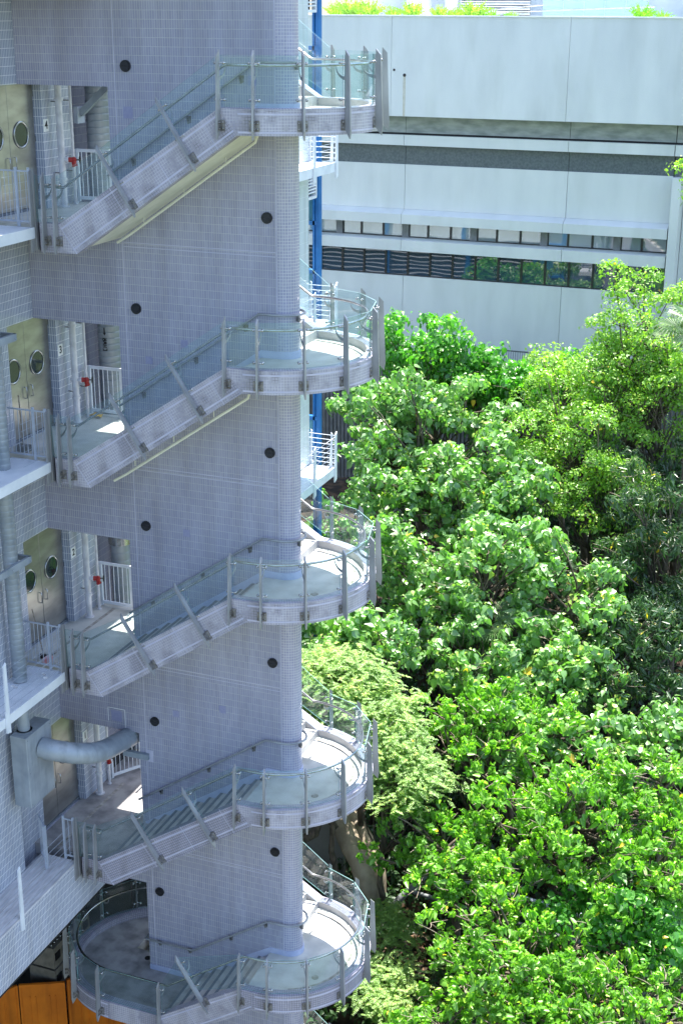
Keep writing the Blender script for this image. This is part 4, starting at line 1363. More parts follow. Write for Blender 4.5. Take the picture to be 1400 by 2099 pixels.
for i in range(1, 13):
    s = i / 12
    pts.append(tuple(P0 * (1 - s) ** 3 + P1 * 3 * s * (1 - s) ** 2 + P2 * 3 * s * s * (1 - s) + P3 * s ** 3))
pts += [(-0.24, -0.3, H + 2.16), (-0.27, 0.12, H + 2.06)]
b = MB(); b.tube(pts, 0.205, 22)
b.build('duct', M_duct, t)
b = MB()
for i in (1, 2, 5, 8, 11, 15):
    i = min(i, len(pts) - 2)
    p, q = Vector(pts[i]), Vector(pts[i + 1]); d = (q - p).normalized()
    b.tube([p - d * 0.006, p + d * 0.006], 0.210, 22)
b.tube([Vector(pts[-1]) - Vector((0, 0.02, 0)), Vector(pts[-1]) + Vector((0, 0.02, 0))], 0.215, 22)
b.build('seam', M_duct, t)
t = empty('steel_bracket', (0.0, -0.05, H + 1.74), 'grey steel channel bolted across the corner of the opening beside plate 1', 'bracket')
b = MB(); b.box(-0.35, 0.22, -0.09, -0.006, H + 1.70, H + 1.82)
b.build('channel', M_duct, t)
b = MB(); b.box(0.16, 0.31, -0.006, -0.001, H + 1.63, H + 1.9)
b.build('end_plate', M_trim, t)
t = empty('wall_repair', (-0.6, -0.01, H + 2.5), 'square of patched tiles with chalky edges above the bent duct', 'patch')
b = MB(); b.box(-0.62, -0.38, -0.005, 0, H + 2.42, H + 2.66)
b.build('patch', M_patch, t)
b = MB()
for (x0, x1, z0_, z1_) in ((-0.70, -0.30, 2.70, 2.712), (-0.70, -0.69, 2.40, 2.70), (-0.31, -0.30, 2.30, 2.70)): b.box(x0, x1, -0.006, 0, H + z0_, H + z1_)
b.build('chalk_edge', M_sign, t)

# broom, dustpan and litter
t = empty('broom', (-1.5, -1.2, 2 * H), 'broom leaning behind the barred railing of door 2', 'broom')
b = MB(); b.tube([(-1.36, -1.15, 2 * H + 0.06), (-1.62, -1.05, 2 * H + 0.95)], 0.011, 6)
b.build('handle', M_twig, t)
b = MB(); b.obox((-1.34, -1.16, 2 * H + 0.045), (1, 0.3, 0), (-0.3, 1, 0), (0, 0, 1), 0.10, 0.03, 0.04)
b.build('head', M_black, t)
M_pink = noisemat('pink plastic', (0.62, 0.25, 0.28), (0.70, 0.32, 0.34), 8, 0.5)
b = MB(); b.prism([(-1.26, -1.35), (-1.12, -1.33), (-1.14, -1.18), (-1.25, -1.2)], 'z', 2 * H + 0.001, 2 * H + 0.10)
o = b.build('dustpan', M_pink); meta(o, 'pink plastic dustpan behind the railing of door 2', 'dustpan')
t = empty('broom', (-1.4, -1.1, 3 * H), 'rusty handled broom and bin propped against door 3', 'broom')
b = MB(); b.tube([(-1.50, -1.10, 3 * H + 0.05), (-1.52, -1.12, 3 * H + 1.05)], 0.012, 6)
b.build('handle', M_twig, t)
b = MB(); b.prism([(-1.60, -1.22), (-1.35, -1.22), (-1.35, -1.04), (-1.60, -1.04)], 'z', 3 * H + 0.001, 3 * H + 0.11)
b.build('bin', M_rib, t)
for i, (x, y) in enumerate(((-1.05, -1.75), (-1.0, -1.80), (-1.28, -2.42), (-1.2, -2.45), (-0.9, -1.9))):
    b = MB(); b.prism([(x, y), (x + 0.07, y + 0.01), (x + 0.06, y + 0.05), (x + 0.01, y + 0.045)], 'z', 2 * H - 0.011, 2 * H - 0.002 + 0.004 * i)
    o = b.build('paper_scrap', M_sign if i % 2 == 0 else M_wood)
    meta(o, ['scrap of white paper beside the barred railing of platform 2', 'curled brown scrap beside the white paper on platform 2', 'scrap of white paper at the foot of the outer duct', 'brown scrap at the foot of the outer duct', 'lone white scrap near the edge of platform 2'][i], 'litter', 'litter on platform 2')

# ------------------------------------------------------------------ orange hoarding, crates, small lamps in the void
def hoard(p0, p1, top, low, label):
    A = Vector((p0[0], p0[1], 0)); B = Vector((p1[0], p1[1], 0)); X = (B - A).normalized(); Yv = Vector((X.y, -X.x, 0)); L = (B - A).length
    t = empty('orange_hoarding', ((p0[0] + p1[0]) / 2, (p0[1] + p1[1]) / 2, low), label, 'hoarding', 'orange hoarding panels')
    Z = Vector((0, 0, 1)); mid = (A + B) / 2; hz = (top - low) / 2; cz = (top + low) / 2
    b = MB(); b.obox(mid + Z * cz, X, Yv, Z, L / 2 - 0.004, 0.02, hz)
    b.build('panel', M_orange, t)
    b = MB()
    for s in (-1, 1): b.obox(mid + X * (s * (L / 2 - 0.03)) + Z * cz + Yv * 0.03, X, Yv, Z, 0.025, 0.015, hz)
    b.obox(mid + Z * (top - 0.03) + Yv * 0.03, X, Yv, Z, L / 2 - 0.055, 0.015, 0.025)
    b.build('frame', M_orange, t)
    for s in (-0.55, -0.3, 0.3, 0.55):
        b = MB(); b.obox(mid + X * (s * L / 2) + Z * (cz - 0.15) + Yv * 0.026, X, Yv, Z, 0.012, 0.010, hz - 0.2)
        b.build('rib', M_orange, t)
hoard((-3.835, 0.495), (-2.884, 0.982), -1.20, -4.1, 'orange hoarding panel with moulded ribs, facing the camera at bottom left')
hoard((-4.7, -0.75), (-3.86, 0.47), -1.20, -4.1, 'orange hoarding panel cut by the left edge')
hoard((-2.86, 1.0), (-2.0, 2.2), -1.15, -4.1, 'orange hoarding panel in shade under the round landing')
hoard((-2.2, 4.3), (-1.0, 4.6), 0.75, -4.1, 'orange hoarding seen through the dark opening beside the spine wall')
t = empty('crate_stack', (-3.2, 0.9, -4.1), 'stack of grey plastic crates with bottle tops behind the orange hoarding', 'crates')
for k in range(6):
    z = -4.05 + k * 0.62
    b = MB(); b.box(-3.85, -3.15, 1.0, 2.6, z, z + 0.56)
    o = b.build('crate', M_crate, t)
    b = MB()
    for j in range(5):
        b = MB(); b.box(-3.15, -3.13, 1.05 + j * 0.31, 1.25 + j * 0.31, z + 0.2, z + 0.4); b.build('slot', M_black, o)
b = MB()
for i in range(5):
    for j in range(12): b.ball((-3.76 + i * 0.13, 1.06 + j * 0.13, -4.05 + 5 * 0.62 + 0.60), 0.03, 6, 4)
b.build('bottle_top', M_bright, t)
m, nt, bb = newmat('lit lamp face')
bb.inputs['Emission Color'].default_value = (1, 0.9, 0.7, 1); bb.inputs['Emission Strength'].default_value = 0.42
setp(bb, (0.7, 0.65, 0.5), 0.5)
for i, (x, y, z, lab) in enumerate(((-2.95, 2.62, 1.55, 'small square lit lamp at the left of the dark void'), (-1.75, 3.9, 2.55, 'small square lit lamp at the right of the dark void'))):
    u = empty('square_lamp', (x, y, z), lab, 'lamp', 'square lamps in the dark ground floor')
    b = MB(); b.box(x - .06, x + .06, y, y + .05, z - .05, z + .05); b.build('face', m, u)
    b = MB(); b.box(x - .07, x + .07, y + .051, y + .1, z - .06, z + .35); b.build('housing', M_black, u)

# ------------------------------------------------------------------ rear wing with blue steel frame and balconies
wing = empty('rear_wing', (-5, 10, -4), 'pale tiled rear wing seen as a strip behind the rounded wall end', 'building')
M_wing = tilemat('pale wing tile', 0.30, 0.30, (0.56, 0.62, 0.66), (0.60, 0.66, 0.69), (0.68, 0.72, 0.75), mortar=0.004, dirtamt=0.2)
b = MB(); b.box(-20, -1.62, 6.0, 13.05, 8.1, 26)
b.build('wall', M_wing, wing)
b = MB()
for x in (-19, -15, -11, -7, -3.2): b.tube([(x, 13.6, -3), (x + 0.0, 13.6, 26)], 0.13, 12)
b.build('blue_column', M_blue, wing)
for k in range(26):
    z = 3.4 + k * 0.22
    b = MB(); b.box(-20, -2.6, 13.2, 13.30, z, z + 0.028)
    b.build('slat', M_white, wing)
b = MB(); b.box(-20, -3.0, 12.6, 12.8, -4, 8.1); b.box(-20, -3.0, 13.06, 13.1, 8.1, 9.2); b.build('added_dark_backing', M_frame, wing)  # unseen dark backing added to keep bright ground out of the window reflections
fr = empty('blue_steel_frame', (-1.72, 14, -2), 'tall blue steel column with cross beams behind the half landings', 'steel frame')
b = MB(); b.tube([(-1.725, 14.0, -3), (-1.725, 14.0, 21)], 0.095, 20)
b.build('column', M_blue, fr)
b = MB(); b.box(-1.86, -1.80, 13.9, 14.1, -3, 21)
b.build('column_web', M_blue, fr)
for z in (19.32, 15.72, 14.76, 13.42, 9.2, 12.5, 8.0):
    b = MB(); b.box(-2.9, -1.70, 13.9, 14.05, z - 0.05, z + 0.06)
    b.build('cross_beam', M_blue, fr)
for (z0_, z1_) in ((18.2, 19.26), (14.82, 15.66), (12.58, 13.36), (8.06, 9.14)):
    b = MB(); b.box(-2.9, -1.88, 13.96, 14.0, z0_, z1_)
    b.build('infill_panel', M_teal, fr)
for ztop, nm in ((21.0, 'above'), (16.25, 'below the white balcony')):
    u = empty('louvre', (-1.75, 13.4, ztop - 0.7), 'white slatted louvre beside the blue column, %s' % ('at the top edge' if ztop > 20 else nm), 'louvre', 'white louvres')
    for k in range(8):
        z = ztop - 0.06 - k * 0.085
        b = MB(); b.prism([(13.06, z), (13.09, z + 0.035), (13.80, z + 0.055), (13.80, z + 0.02)], 'x', -1.83, -1.72)
        b.build('slat', M_white, u)
    b = MB(); b.box(-1.83, -1.71, 13.80, 13.86, ztop - 0.78, ztop); b.box(-1.83, -1.70, 13.06, 13.80, ztop - 0.79, ztop - 0.72)
    b.build('louvre_frame', M_white, u)
    b = MB(); b.box(-1.92, -1.90, 13.06, 13.85, ztop - 0.75, ztop)
    b.build('backing', M_dark, u)
def balcony(n):
    z0 = n * H - 0.30
    lab = {4: 'white balcony with horizontal bars just below the topmost half landing', 3: 'white balcony seen through the glass of the second half landing', 2: 'white balcony with rusty feet on its rail posts, lowest of the three'}[n]
    t = empty('balcony', (-1.2, 12, z0), lab, 'balcony', 'white balconies on the rear wing')
    b = MB(); b.box(-1.60, -0.86, 7.5, 13.05, z0 - 0.16, z0); b.box(-2.6, -1.6, 13.06, 13.5, z0 - 0.16, z0)
    b.build('deck', M_white, t)
    b = MB(); b.box(-0.86, -0.82, 7.5, 13.09, z0 - 0.22, z0 + 0.02)
    b.build('edge_beam', M_white, t)
    for (y, z) in ((13.05, 0), (11.5, 0), (10.4, 0), (9.2, 0)):
        b = MB(); b.prism([(y, z0 - 0.34), (y - 0.15, z0 - 0.40), (y - 0.10, z0 + 0.98), (y, z0 + 1.06)], 'x', -0.82, -0.78)
        b.build('post', M_white, t)
    for (x, y) in ((-1.0, 13.0), (-1.66, 13.12), (-1.95, 13.3)):
        b = MB(); b.prism([(x, z0), (x + 0.09, z0), (x + 0.10, z0 + 0.98), (x + 0.05, z0 + 1.02)], 'y', y, y + 0.03)
        b.build('post', M_white, t)
    for k in range(7):
        z = z0 + 0.12 + k * 0.135
        b = MB(); b.tube([(-0.80, 7.5, z), (-0.80, 13.0, z)], 0.007, 5)
        b.tube([(-0.80, 13.04, z), (-1.70, 13.06, z)], 0.010, 5)
        b.build('bar', M_white, t)
for n in (4, 3, 2): balcony(n)

# ------------------------------------------------------------------ facade building
fb = empty('office_building', (-2, 30, -2), 'long white rendered building with two rows of dark windows behind the trees', 'building')
segs = [(-14, -4.63), (-4.615, 1.66), (1.675, 5.47)]
def prof(poly, x0, x1, name, mat):
    b = MB(); b.prism(poly, 'x', x0, x1); return b.build(name, mat, fb)
sx = lambda x: 12.93 + (x - 12.93) * 0.9885
pseg = [(-14, sx(-5.256)), (sx(-5.245), sx(1.457)), (sx(1.468), 12)]
for (a, c) in pseg:
    prof([(29.4, 16.51), (29.4, 20.03), (29.8, 20.03), (29.8, 16.51)], a, c, 'parapet_panel', M_facw)
    prof([(29.36, 20.031), (29.36, 20.075), (29.84, 20.075), (29.84, 20.031)], a, c, 'coping', M_sign)
prof([(29.81, 16.51), (29.81, 19.8), (45, 19.8), (45, 16.51)], -14, 12, 'roof_slab', M_facw)
for (a, c) in segs + [(5.50, 12)]:
    prof([(30.0, 15.87), (30.0, 16.505), (32, 16.505), (32, 15.87)], a, c, 'concrete_band', M_facs)
    prof([(29.8, 15.42), (29.8, 15.80), (32, 15.80), (32, 15.42)], a, c, 'wall_panel', M_facw)
    prof([(30.05, 14.70), (30.05, 15.418), (32, 15.418), (32, 14.70)], a, c, 'granite_strip', M_gran)
for (a, c) in segs:
    prof([(30.0, 13.02), (30.0, 14.70), (32, 14.70), (32, 13.02)], a, c, 'wall_panel', M_facw)
    prof([(30.0, 13.015), (29.62, 12.86), (29.62, 12.505), (30.6, 12.505), (30.6, 13.015)], a, c, 'sloping_ledge', M_facw)
    prof([(30.6, 11.925), (30.08, 11.925), (29.66, 11.88), (29.66, 11.462), (30.6, 11.462)], a, c, 'sill_band', M_facw)
    prof([(30.0, 4), (30.0, 10.44), (31, 10.44), (31, 4)], a, c, 'wall_panel', M_facw)
b = MB(); b.box(-14, 12, 32.0, 32.3, -3, 16.5); b.box(-14, 12, 30.02, 32, 15.80, 15.868)
b.build('core_wall', M_dark, fb)
b = MB(); b.box(5.52, 5.84, 29.55, 30.6, 2, 14.69)
b.build('pier', M_facw, fb)
b = MB(); b.box(5.86, 12, 30.4, 31, 2, 14.69)
b.build('wall_panel', M_facw, fb)
def window(x0, x1, z0_, z1_, y):
    b = MB()
    w = 0.035
    b.box(x0, x0 + w, y - 0.05, y + 0.03, z0_, z1_); b.box(x1 - w, x1, y - 0.05, y + 0.03, z0_, z1_)
    b.box(x0 + w, x1 - w, y - 0.05, y + 0.03, z0_, z0_ + w); b.box(x0 + w, x1 - w, y - 0.05, y + 0.03, z1_ - 0.02, z1_)
    f = b.build('window', M_frame, fb)
    a = R(random.uniform(-0.5, 0.5)); e = R(random.uniform(-0.35, 0.35))
    b = MB(); b.obox(((x0 + x1) / 2, y, (z0_ + z1_) / 2), (math.cos(a), math.sin(a), 0), (-math.sin(a), math.cos(a), math.sin(e)), (0, -math.sin(e), 1), (x1 - x0) / 2 - w, 0.004, (z1_ - z0_) / 2 - 0.03)
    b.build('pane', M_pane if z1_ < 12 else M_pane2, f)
x = -7.184 - 0.908 * 7
while x < 5.4:
    window(x + 0.002, min(x + 0.906, 5.46), 10.445, 11.458, 30.10); x += 0.908
x0 = -7.33 - 0.912 * 6
i = 0
while x0 < 5.3:
    big = (i % 3 == 0)
    window(x0 + (0.14 if big else 0.002), min(x0 + 0.910, 5.46), 11.93, 12.50, 30.16)
    if big:
        b = MB(); b.box(x0 - 0.13, x0 + 0.138, 30.06, 30.3, 11.93, 12.50)
        b.build('pillar', M_rib, fb)
    x0 += 0.912; i += 1
for (x, z, r) in ((sx(-5.13), 18.16, 0.045), (sx(-4.72), 17.98, 0.06)):
    b = MB(); b.tube([(x, 29.40, z), (x, 29.385, z)], r, 14); b.build('weep_hole', M_black, fb)
M_stain = noisemat('rust stain', (0.42, 0.36, 0.22), (0.55, 0.50, 0.38), 8, 0.8)
b = MB(); b.box(sx(-4.76), sx(-4.735), 29.397, 29.40, 16.52, 17.93); b.box(sx(-4.71), sx(-4.685), 29.397, 29.40, 16.52, 17.93)
b.build('water_stain', M_stain, fb)

# retaining wall with railing in front of the facade
rw = empty('retaining_wall', (-2, 28.2, -2), 'grey ribbed retaining wall in the shade behind the trees', 'wall')
b = MB(); b.box(-14, 12, 28.2, 28.5, -3, 7.25); b.build('wall', M_rib, rw)
b = MB()
for i in range(150): b.box(-13 + i * 0.16, -12.93 + i * 0.16, 28.15, 28.2, -1, 7.2)
o = b.build('rib', M_rib, rw); o['kind'] = 'stuff'
rf = empty('railing_fence', (-2, 28.35, 7.25), 'fine grey barred fence along the foot of the white building', 'fence')
b = MB(); b.box(-14, 8, 28.33, 28.37, 8.20, 8.25); b.box(-14, 8, 28.33, 28.37, 7.34, 7.38); b.build('rail', M_rib, rf)
for i in range(130):
    b = MB() if i == 0 else b
    if i == 0:
        b.box(-6.0, -5.985, 28.34, 28.36, 7.26, 8.20); bar0 = b.build('bar', M_rib, rf)
    else:
        c = bar0.copy(); link(c); c.parent = rf; c.location.x = i * 0.088
# fallback ground between retaining wall and facade
b = MB(); b.box(-14, 12, 28.5, 30, 5, 7.2); o = b.build('upper_terrace', M_paving); meta(o, kind='structure')

# roof items
rg = empty('roof_glass_rail', (1.8, 33, 19.8), 'pale green glass balustrade with a sloping steel rail on the roof at right', 'balustrade')
for i in range(5):
    x = -0.3 + i * 0.78
    b = MB(); b.box(x, x + 0.77, 33.0, 33.015, 19.82, 20.75); b.build('glass_panel', M_roofglass, rg)
b = MB(); b.tube([(-2.8, 32.8, 20.14), (3.9, 32.8, 20.40)], 0.02, 8); b.tube([(-2.9, 33.3, 20.22), (1.2, 33.3, 20.60)], 0.03, 8); b.build('rail', M_bright, rg)
for (x, w, d, lab) in ((-8.6, 0.35, 0.3, 'beige roof column nearest the blue steel column'), (-6.2, 0.9, 0.4, 'white roof pier behind the planter'), (-4.6, 0.5, 0.4, 'white roof pier beside the slatted screen')):
    b = MB(); b.box(x, x + w, 34.5, 34.5 + d, 19.8, 23); o = b.build('roof_column', M_beigew if x < -8 else M_facw); meta(o, lab, 'column', 'columns on the roof')
rs = empty('roof_screen', (-2.3, 34.6, 19.8), 'slatted white screen on the roof behind the planter', 'screen')
for k in range(9):
    b = MB(); b.box(-4.0, -1.2, 34.6, 34.64, 20.0 + k * 0.09, 20.05 + k * 0.09); b.build('slat', M_white, rs)
b = MB(); b.box(-4.0, -1.2, 34.7, 34.75, 19.8, 21.5); b.build('backing', M_rib, rs)
b = MB(); b.box(-9, 12, 38, 38.3, 19.8, 30); o = b.build('penthouse_wall', M_facw); meta(o, 'pale wall rising behind the roof planters', 'wall')
b = MB(); b.tube([(-6.9, 31.2, 19.8), (-6.9, 31.2, 20.0), (-6.9, 31.2, 20.45)], [0.10, 0.15, 0.17], 14)
M_clay = noisemat('clay', (0.32, 0.14, 0.09), (0.42, 0.19, 0.12), 6, 0.8)
o = b.build('clay_pot', M_clay); meta(o, 'brown clay pot among the roof plants', 'pot')

# ------------------------------------------------------------------ beige pipe, branches and supports near the ground
bp_ = empty('beige_pipe', (1.6, 8.5, -3), 'fat beige pipe with an elbow, dappled with light beside the lowest landings', 'pipe')
b = MB(); b.tube([(-1.2, 10.9, -0.15), (0.325, 9.6, -0.47), (0.97, 9.0, -0.75), (1.47, 8.5, -1.07), (1.78, 8.3, -1.33), (1.98, 8.15, -1.68), (2.09, 8.1, -2.16), (2.10, 8.1, -2.9), (2.10, 8.1, -4.3)], 0.30, 24)
b.build('pipe', M_beige, bp_)
b = MB(); b.tube([(1.44, 8.53, -1.05), (1.50, 8.47, -1.10)], 0.308, 24); b.build('collar', M_beige, bp_)
b = MB(); b.tube([(2.088, 8.1, -2.14), (2.092, 8.1, -2.22)], 0.31, 24); b.build('collar', M_beige, bp_)
bq = empty('beige_pipe', (2.2, 9.5, -3), 'second beige pipe lying behind the dappled one', 'pipe')
b = MB(); b.tube([(-0.4, 11.0, -0.8), (0.876, 10.0, -1.15), (1.393, 9.6, -1.42), (1.85, 9.3, -1.8), (2.0, 9.1, -2.3), (2.0, 9.1, -4.3)], 0.25, 20)
b.build('pipe', M_beige, bq)
b = MB(); b.box(-2.5, 0.45, 10.5, 10.7, -4.2, -0.6); o = b.build('concrete_block', M_paving); meta(o, 'pale concrete wall beside the beige pipes', 'wall')
for i, (p, q, r, lab) in enumerate((((2.4, 8.6, -3.0), (4.6, 10.5, -0.6), 0.10, 'grey steel strut leaning behind the beige pipes'), ((3.2, 9.6, -2.0), (8.5, 10.2, -2.9), 0.07, 'green stained pipe lying under the trees, upper one'), ((3.0, 9.0, -2.4), (8.0, 9.4, -3.1), 0.06, 'dark pipe lying under the trees, lower one'), ((1.2, 14.5, 2.6), (3.4, 15.5, 4.3), 0.10, 'pale pipe rising behind the broad leaved tree'), ((5.6, 15.5, 3.3), (9.5, 16.8, 2.9), 0.10, 'bare pale log under the dark tree'))):
    b = MB(); b.tube([p, q], r, 10); o = b.build('pipe' if i < 4 else 'log', [M_rib, M_rail, M_rib, M_pipe, M_twig][i]); meta(o, lab, 'pipe' if i < 4 else 'log')
b = MB(); b.tube([(0.45, 8.6, 1.0), (0.62, 8.4, -0.1), (0.45, 8.3, -0.75), (-0.5, 8.2, -1.5)], [0.09, 0.12, 0.13, 0.13], 10); b.tube([(0.62, 8.4, -0.1), (1.1, 8.3, -0.45)], [0.1, 0.08], 10)
o = b.build('bare_branch', M_bark); meta(o, 'bare brown branch crossing in front of the beige pipe', 'branch')

# ------------------------------------------------------------------ foliage
def leaf_shape(kind):
    """returns verts (n,3) with +x from stalk to tip, z up, and quads"""
    if kind == 'heart':
        P = [(0, 0, 0), (0.06, 0.27, 0.04), (0.36, 0.33, 0.07), (0.70, 0.15, 0.00), (1.05, 0, -0.16), (0.70, -0.15, 0.00), (0.36, -0.33, 0.07), (0.06, -0.27, 0.04), (0.45, 0, -0.02)]
        F = [(0, 8, 2, 1), (8, 4, 3, 2), (0, 7, 6, 8), (8, 6, 5, 4)]
    elif kind == 'cheap':
        P = [(0, 0, -0.02), (0.16, 0.30, 0.05), (0.62, 0.21, 0.02), (1.05, 0, -0.16), (0.62, -0.21, 0.02), (0.16, -0.30, 0.05)]
        F = [(0, 3, 2, 1), (0, 5, 4, 3)]
    elif kind == 'round':
        P = [(0, 0, 0), (0.15, 0.32, 0.04), (0.60, 0.38, 0.05), (1.0, 0.05, -0.05), (0.60, -0.38, 0.05), (0.15, -0.32, 0.04), (0.5, 0, -0.02), (0.95, 0, -0.05)]
        F = [(0, 6, 2, 1), (6, 7, 3, 2), (0, 5, 4, 6), (6, 4, 7, 7)]
        F = [(0, 6, 2, 1), (6, 3, 3, 2), (0, 5, 4, 6), (6, 4, 3, 3)]
    else:
        P = [(0, 0, 0), (0.35, 0.12, 0.03), (0.70, 0.10, 0.0), (1.0, 0, -0.08), (0.70, -0.10, 0.0), (0.35, -0.12, 0.03), (0.5, 0, -0.02), (1.0, 0, -0.08)]
        F = [(0, 6, 2, 1), (6, 7, 3, 2), (0, 5, 4, 6), (6, 4, 3, 7)]
    F = [tuple(f) for f in F]
    return np.array(P, float), np.array(F, int)

def clean_quads(F):
    return [tuple(dict.fromkeys(f)) for f in F]

def rotz(a):
    c, s = np.cos(a), np.sin(a); z = np.zeros_like(a); o = np.ones_like(a)
    return np.stack([np.stack([c, -s, z], -1), np.stack([s, c, z], -1), np.stack([z, z, o], -1)], -2)
def roty(a):
    c, s = np.cos(a), np.sin(a); z = np.zeros_like(a); o = np.ones_like(a)
    return np.stack([np.stack([c, z, s], -1), np.stack([z, o, z], -1), np.stack([-s, z, c], -1)], -2)
def rotx(a):
    c, s = np.cos(a), np.sin(a); z = np.zeros_like(a); o = np.ones_like(a)
    return np.stack([np.stack([o, z, z], -1), np.stack([z, c, -s], -1), np.stack([z, s, c], -1)], -2)

SHAPES = {k: leaf_shape(k) for k in ('heart', 'lance', 'round', 'cheap')}

def leaves_mesh(name, shape, pos, yaw, pitch, roll, size, tint, mat, parent, basis=None):
    """one mesh holding all leaves"""
    P, F = SHAPES[{'heart': 'heart', 'lance': 'lance', 'round': 'cheap', 'cheap': 'cheap'}[shape]]
    n = len(pos)
    M = rotz(yaw) @ roty(pitch) @ rotx(roll)
    if basis is not None: M = basis @ M
    wscale = np.array([1, 1.35 if shape == 'round' else 1.0, 1])
    V = np.einsum('nij,kj->nki', M, P * wscale) * size[:, None, None] + pos[:, None, :]
    k = len(P); q = len(F)
    off = (np.arange(n) * k)[:, None, None]
    Fa = (F[None] + off).reshape(-1, 4)
    V = V.reshape(-1, 3)
    me = bpy.data.meshes.new(name)
    o = Vector((0, 0, 0)); po = parent
    while po is not None: o += po.location; po = po.parent
    V = V - np.array(o)
    me.vertices.add(len(V)); me.vertices.foreach_set('co', V.astype(np.float32).ravel())
    me.loops.add(len(Fa) * 4); me.loops.foreach_set('vertex_index', Fa.astype(np.int32).ravel())
    me.polygons.add(len(Fa)); me.polygons.foreach_set('loop_start', (np.arange(len(Fa)) * 4).astype(np.int32))
    me.polygons.foreach_set('loop_total', np.full(len(Fa), 4, np.int32))
    at = me.color_attributes.new('tint', 'FLOAT_COLOR', 'POINT')
    t = np.repeat(tint, k)
    col = np.stack([t, t, t, np.ones_like(t)], -1).astype(np.float32)
    at.data.foreach_set('color', col.ravel())
    me.materials.append(mat)
    me.update(calc_edges=True)
    ob = bpy.data.objects.new(name, me)
    if parent is not None: ob.parent = parent
    link(ob)
    return ob

def clusters_to_leaves(cp, cn, per, size, shape, droop=(0.35, 1.15), spread=0.10, tintbase=None):
    """cp cluster centres, cn cluster axes; whorls of drooping leaves"""
    n = len(cp)
    z = cn / np.linalg.norm(cn, axis=1, keepdims=True)
    x = np.cross(np.array([0, 1.0, 0.3])[None], z); x /= np.linalg.norm(x, axis=1, keepdims=True)
    y = np.cross(z, x)
    B = np.stack([x, y, z], -1)
    B = np.repeat(B, per, 0)
    pos = np.repeat(cp, per, 0).copy()
    N = n * per
    k = np.tile(np.arange(per), n)
    yaw = k * 2.399 + np.repeat(rng.uniform(0, 6.28, n), per) + rng.normal(0, 0.2, N)
    frac = k / max(1, per - 1)            # 0 = top young leaves, 1 = lowest old leaves
    pitch = droop[0] + (droop[1] - droop[0]) * frac + rng.normal(0, 0.16, N)
    roll = rng.normal(0, 0.28, N)
    sz = size * (0.42 + 0.66 * frac) * rng.uniform(0.62, 1.22, N) * np.repeat(rng.uniform(0.72, 1.15, n), per)
    stray = rng.uniform(0, 1, N) > 0.90
    pitch[stray] = rng.uniform(-0.4, 1.5, stray.sum()); roll[stray] = rng.normal(0, 0.8, stray.sum())
    local = np.stack([np.cos(yaw) * spread * frac, np.sin(yaw) * spread * frac, -0.10 * frac * size / 0.2 + 0 * frac], -1) + rng.normal(0, 0.022, (N, 3)) * (1 + 3.0 * (rng.uniform(0, 1, (N, 1)) > 0.85))
    pos += np.einsum('nij,nj->ni', B, local)
    tb = np.repeat(rng.uniform(0, 0.35, n) if tintbase is None else tintbase, per)
    tint = np.clip(tb + rng.uniform(0, 0.45, N) + 0.42 * (1 - frac) ** 3, 0, 0.93)
    old = rng.uniform(0, 1, N) > 0.9965
    tint[old] = 1.0
    return pos, yaw, pitch, roll, sz, tint, B

KINDS = {
    'A': dict(mat=L_A, shape='heart', size=0.300, per=9, dens=9, pr=(0.40, 0.80), droop=(0.35, 1.35), spread=0.10),
    'B': dict(mat=L_B, shape='cheap', size=0.215, per=13, dens=11, pr=(0.30, 0.60), droop=(0.60, 1.55), spread=0.05),
    'D': dict(mat=L_D, shape='heart', size=0.280, per=6, dens=15, pr=(0.45, 0.8), droop=(0.25, 1.1), spread=0.14),
    'E': dict(mat=L_E, shape='round', size=0.125, per=10, dens=22, pr=(0.3, 0.65), droop=(0.0, 1.0), spread=0.16),
    'F': dict(mat=L_F, shape='lance', size=0.300, per=12, dens=14, pr=(0.45, 0.9), droop=(0.3, 1.4), spread=0.03),
}

def limb(bm, a, b, r0, r1, sag=0.0, n=5, seg=8):
    a = Vector(a); b = Vector(b); pts = []; rr = []
    d = b - a
    j = Vector((random.uniform(-1, 1), random.uniform(-1, 1), random.uniform(-0.3, 0.6))) * d.length * 0.12
    for i in range(n + 1):
        s = i / n
        pts.append(a + d * s + j * math.sin(math.pi * s) + Vector((0, 0, sag * math.sin(math.pi * s))))
        rr.append(r0 + (r1 - r0) * s)
    bm.tube(pts, rr, seg)
    return pts

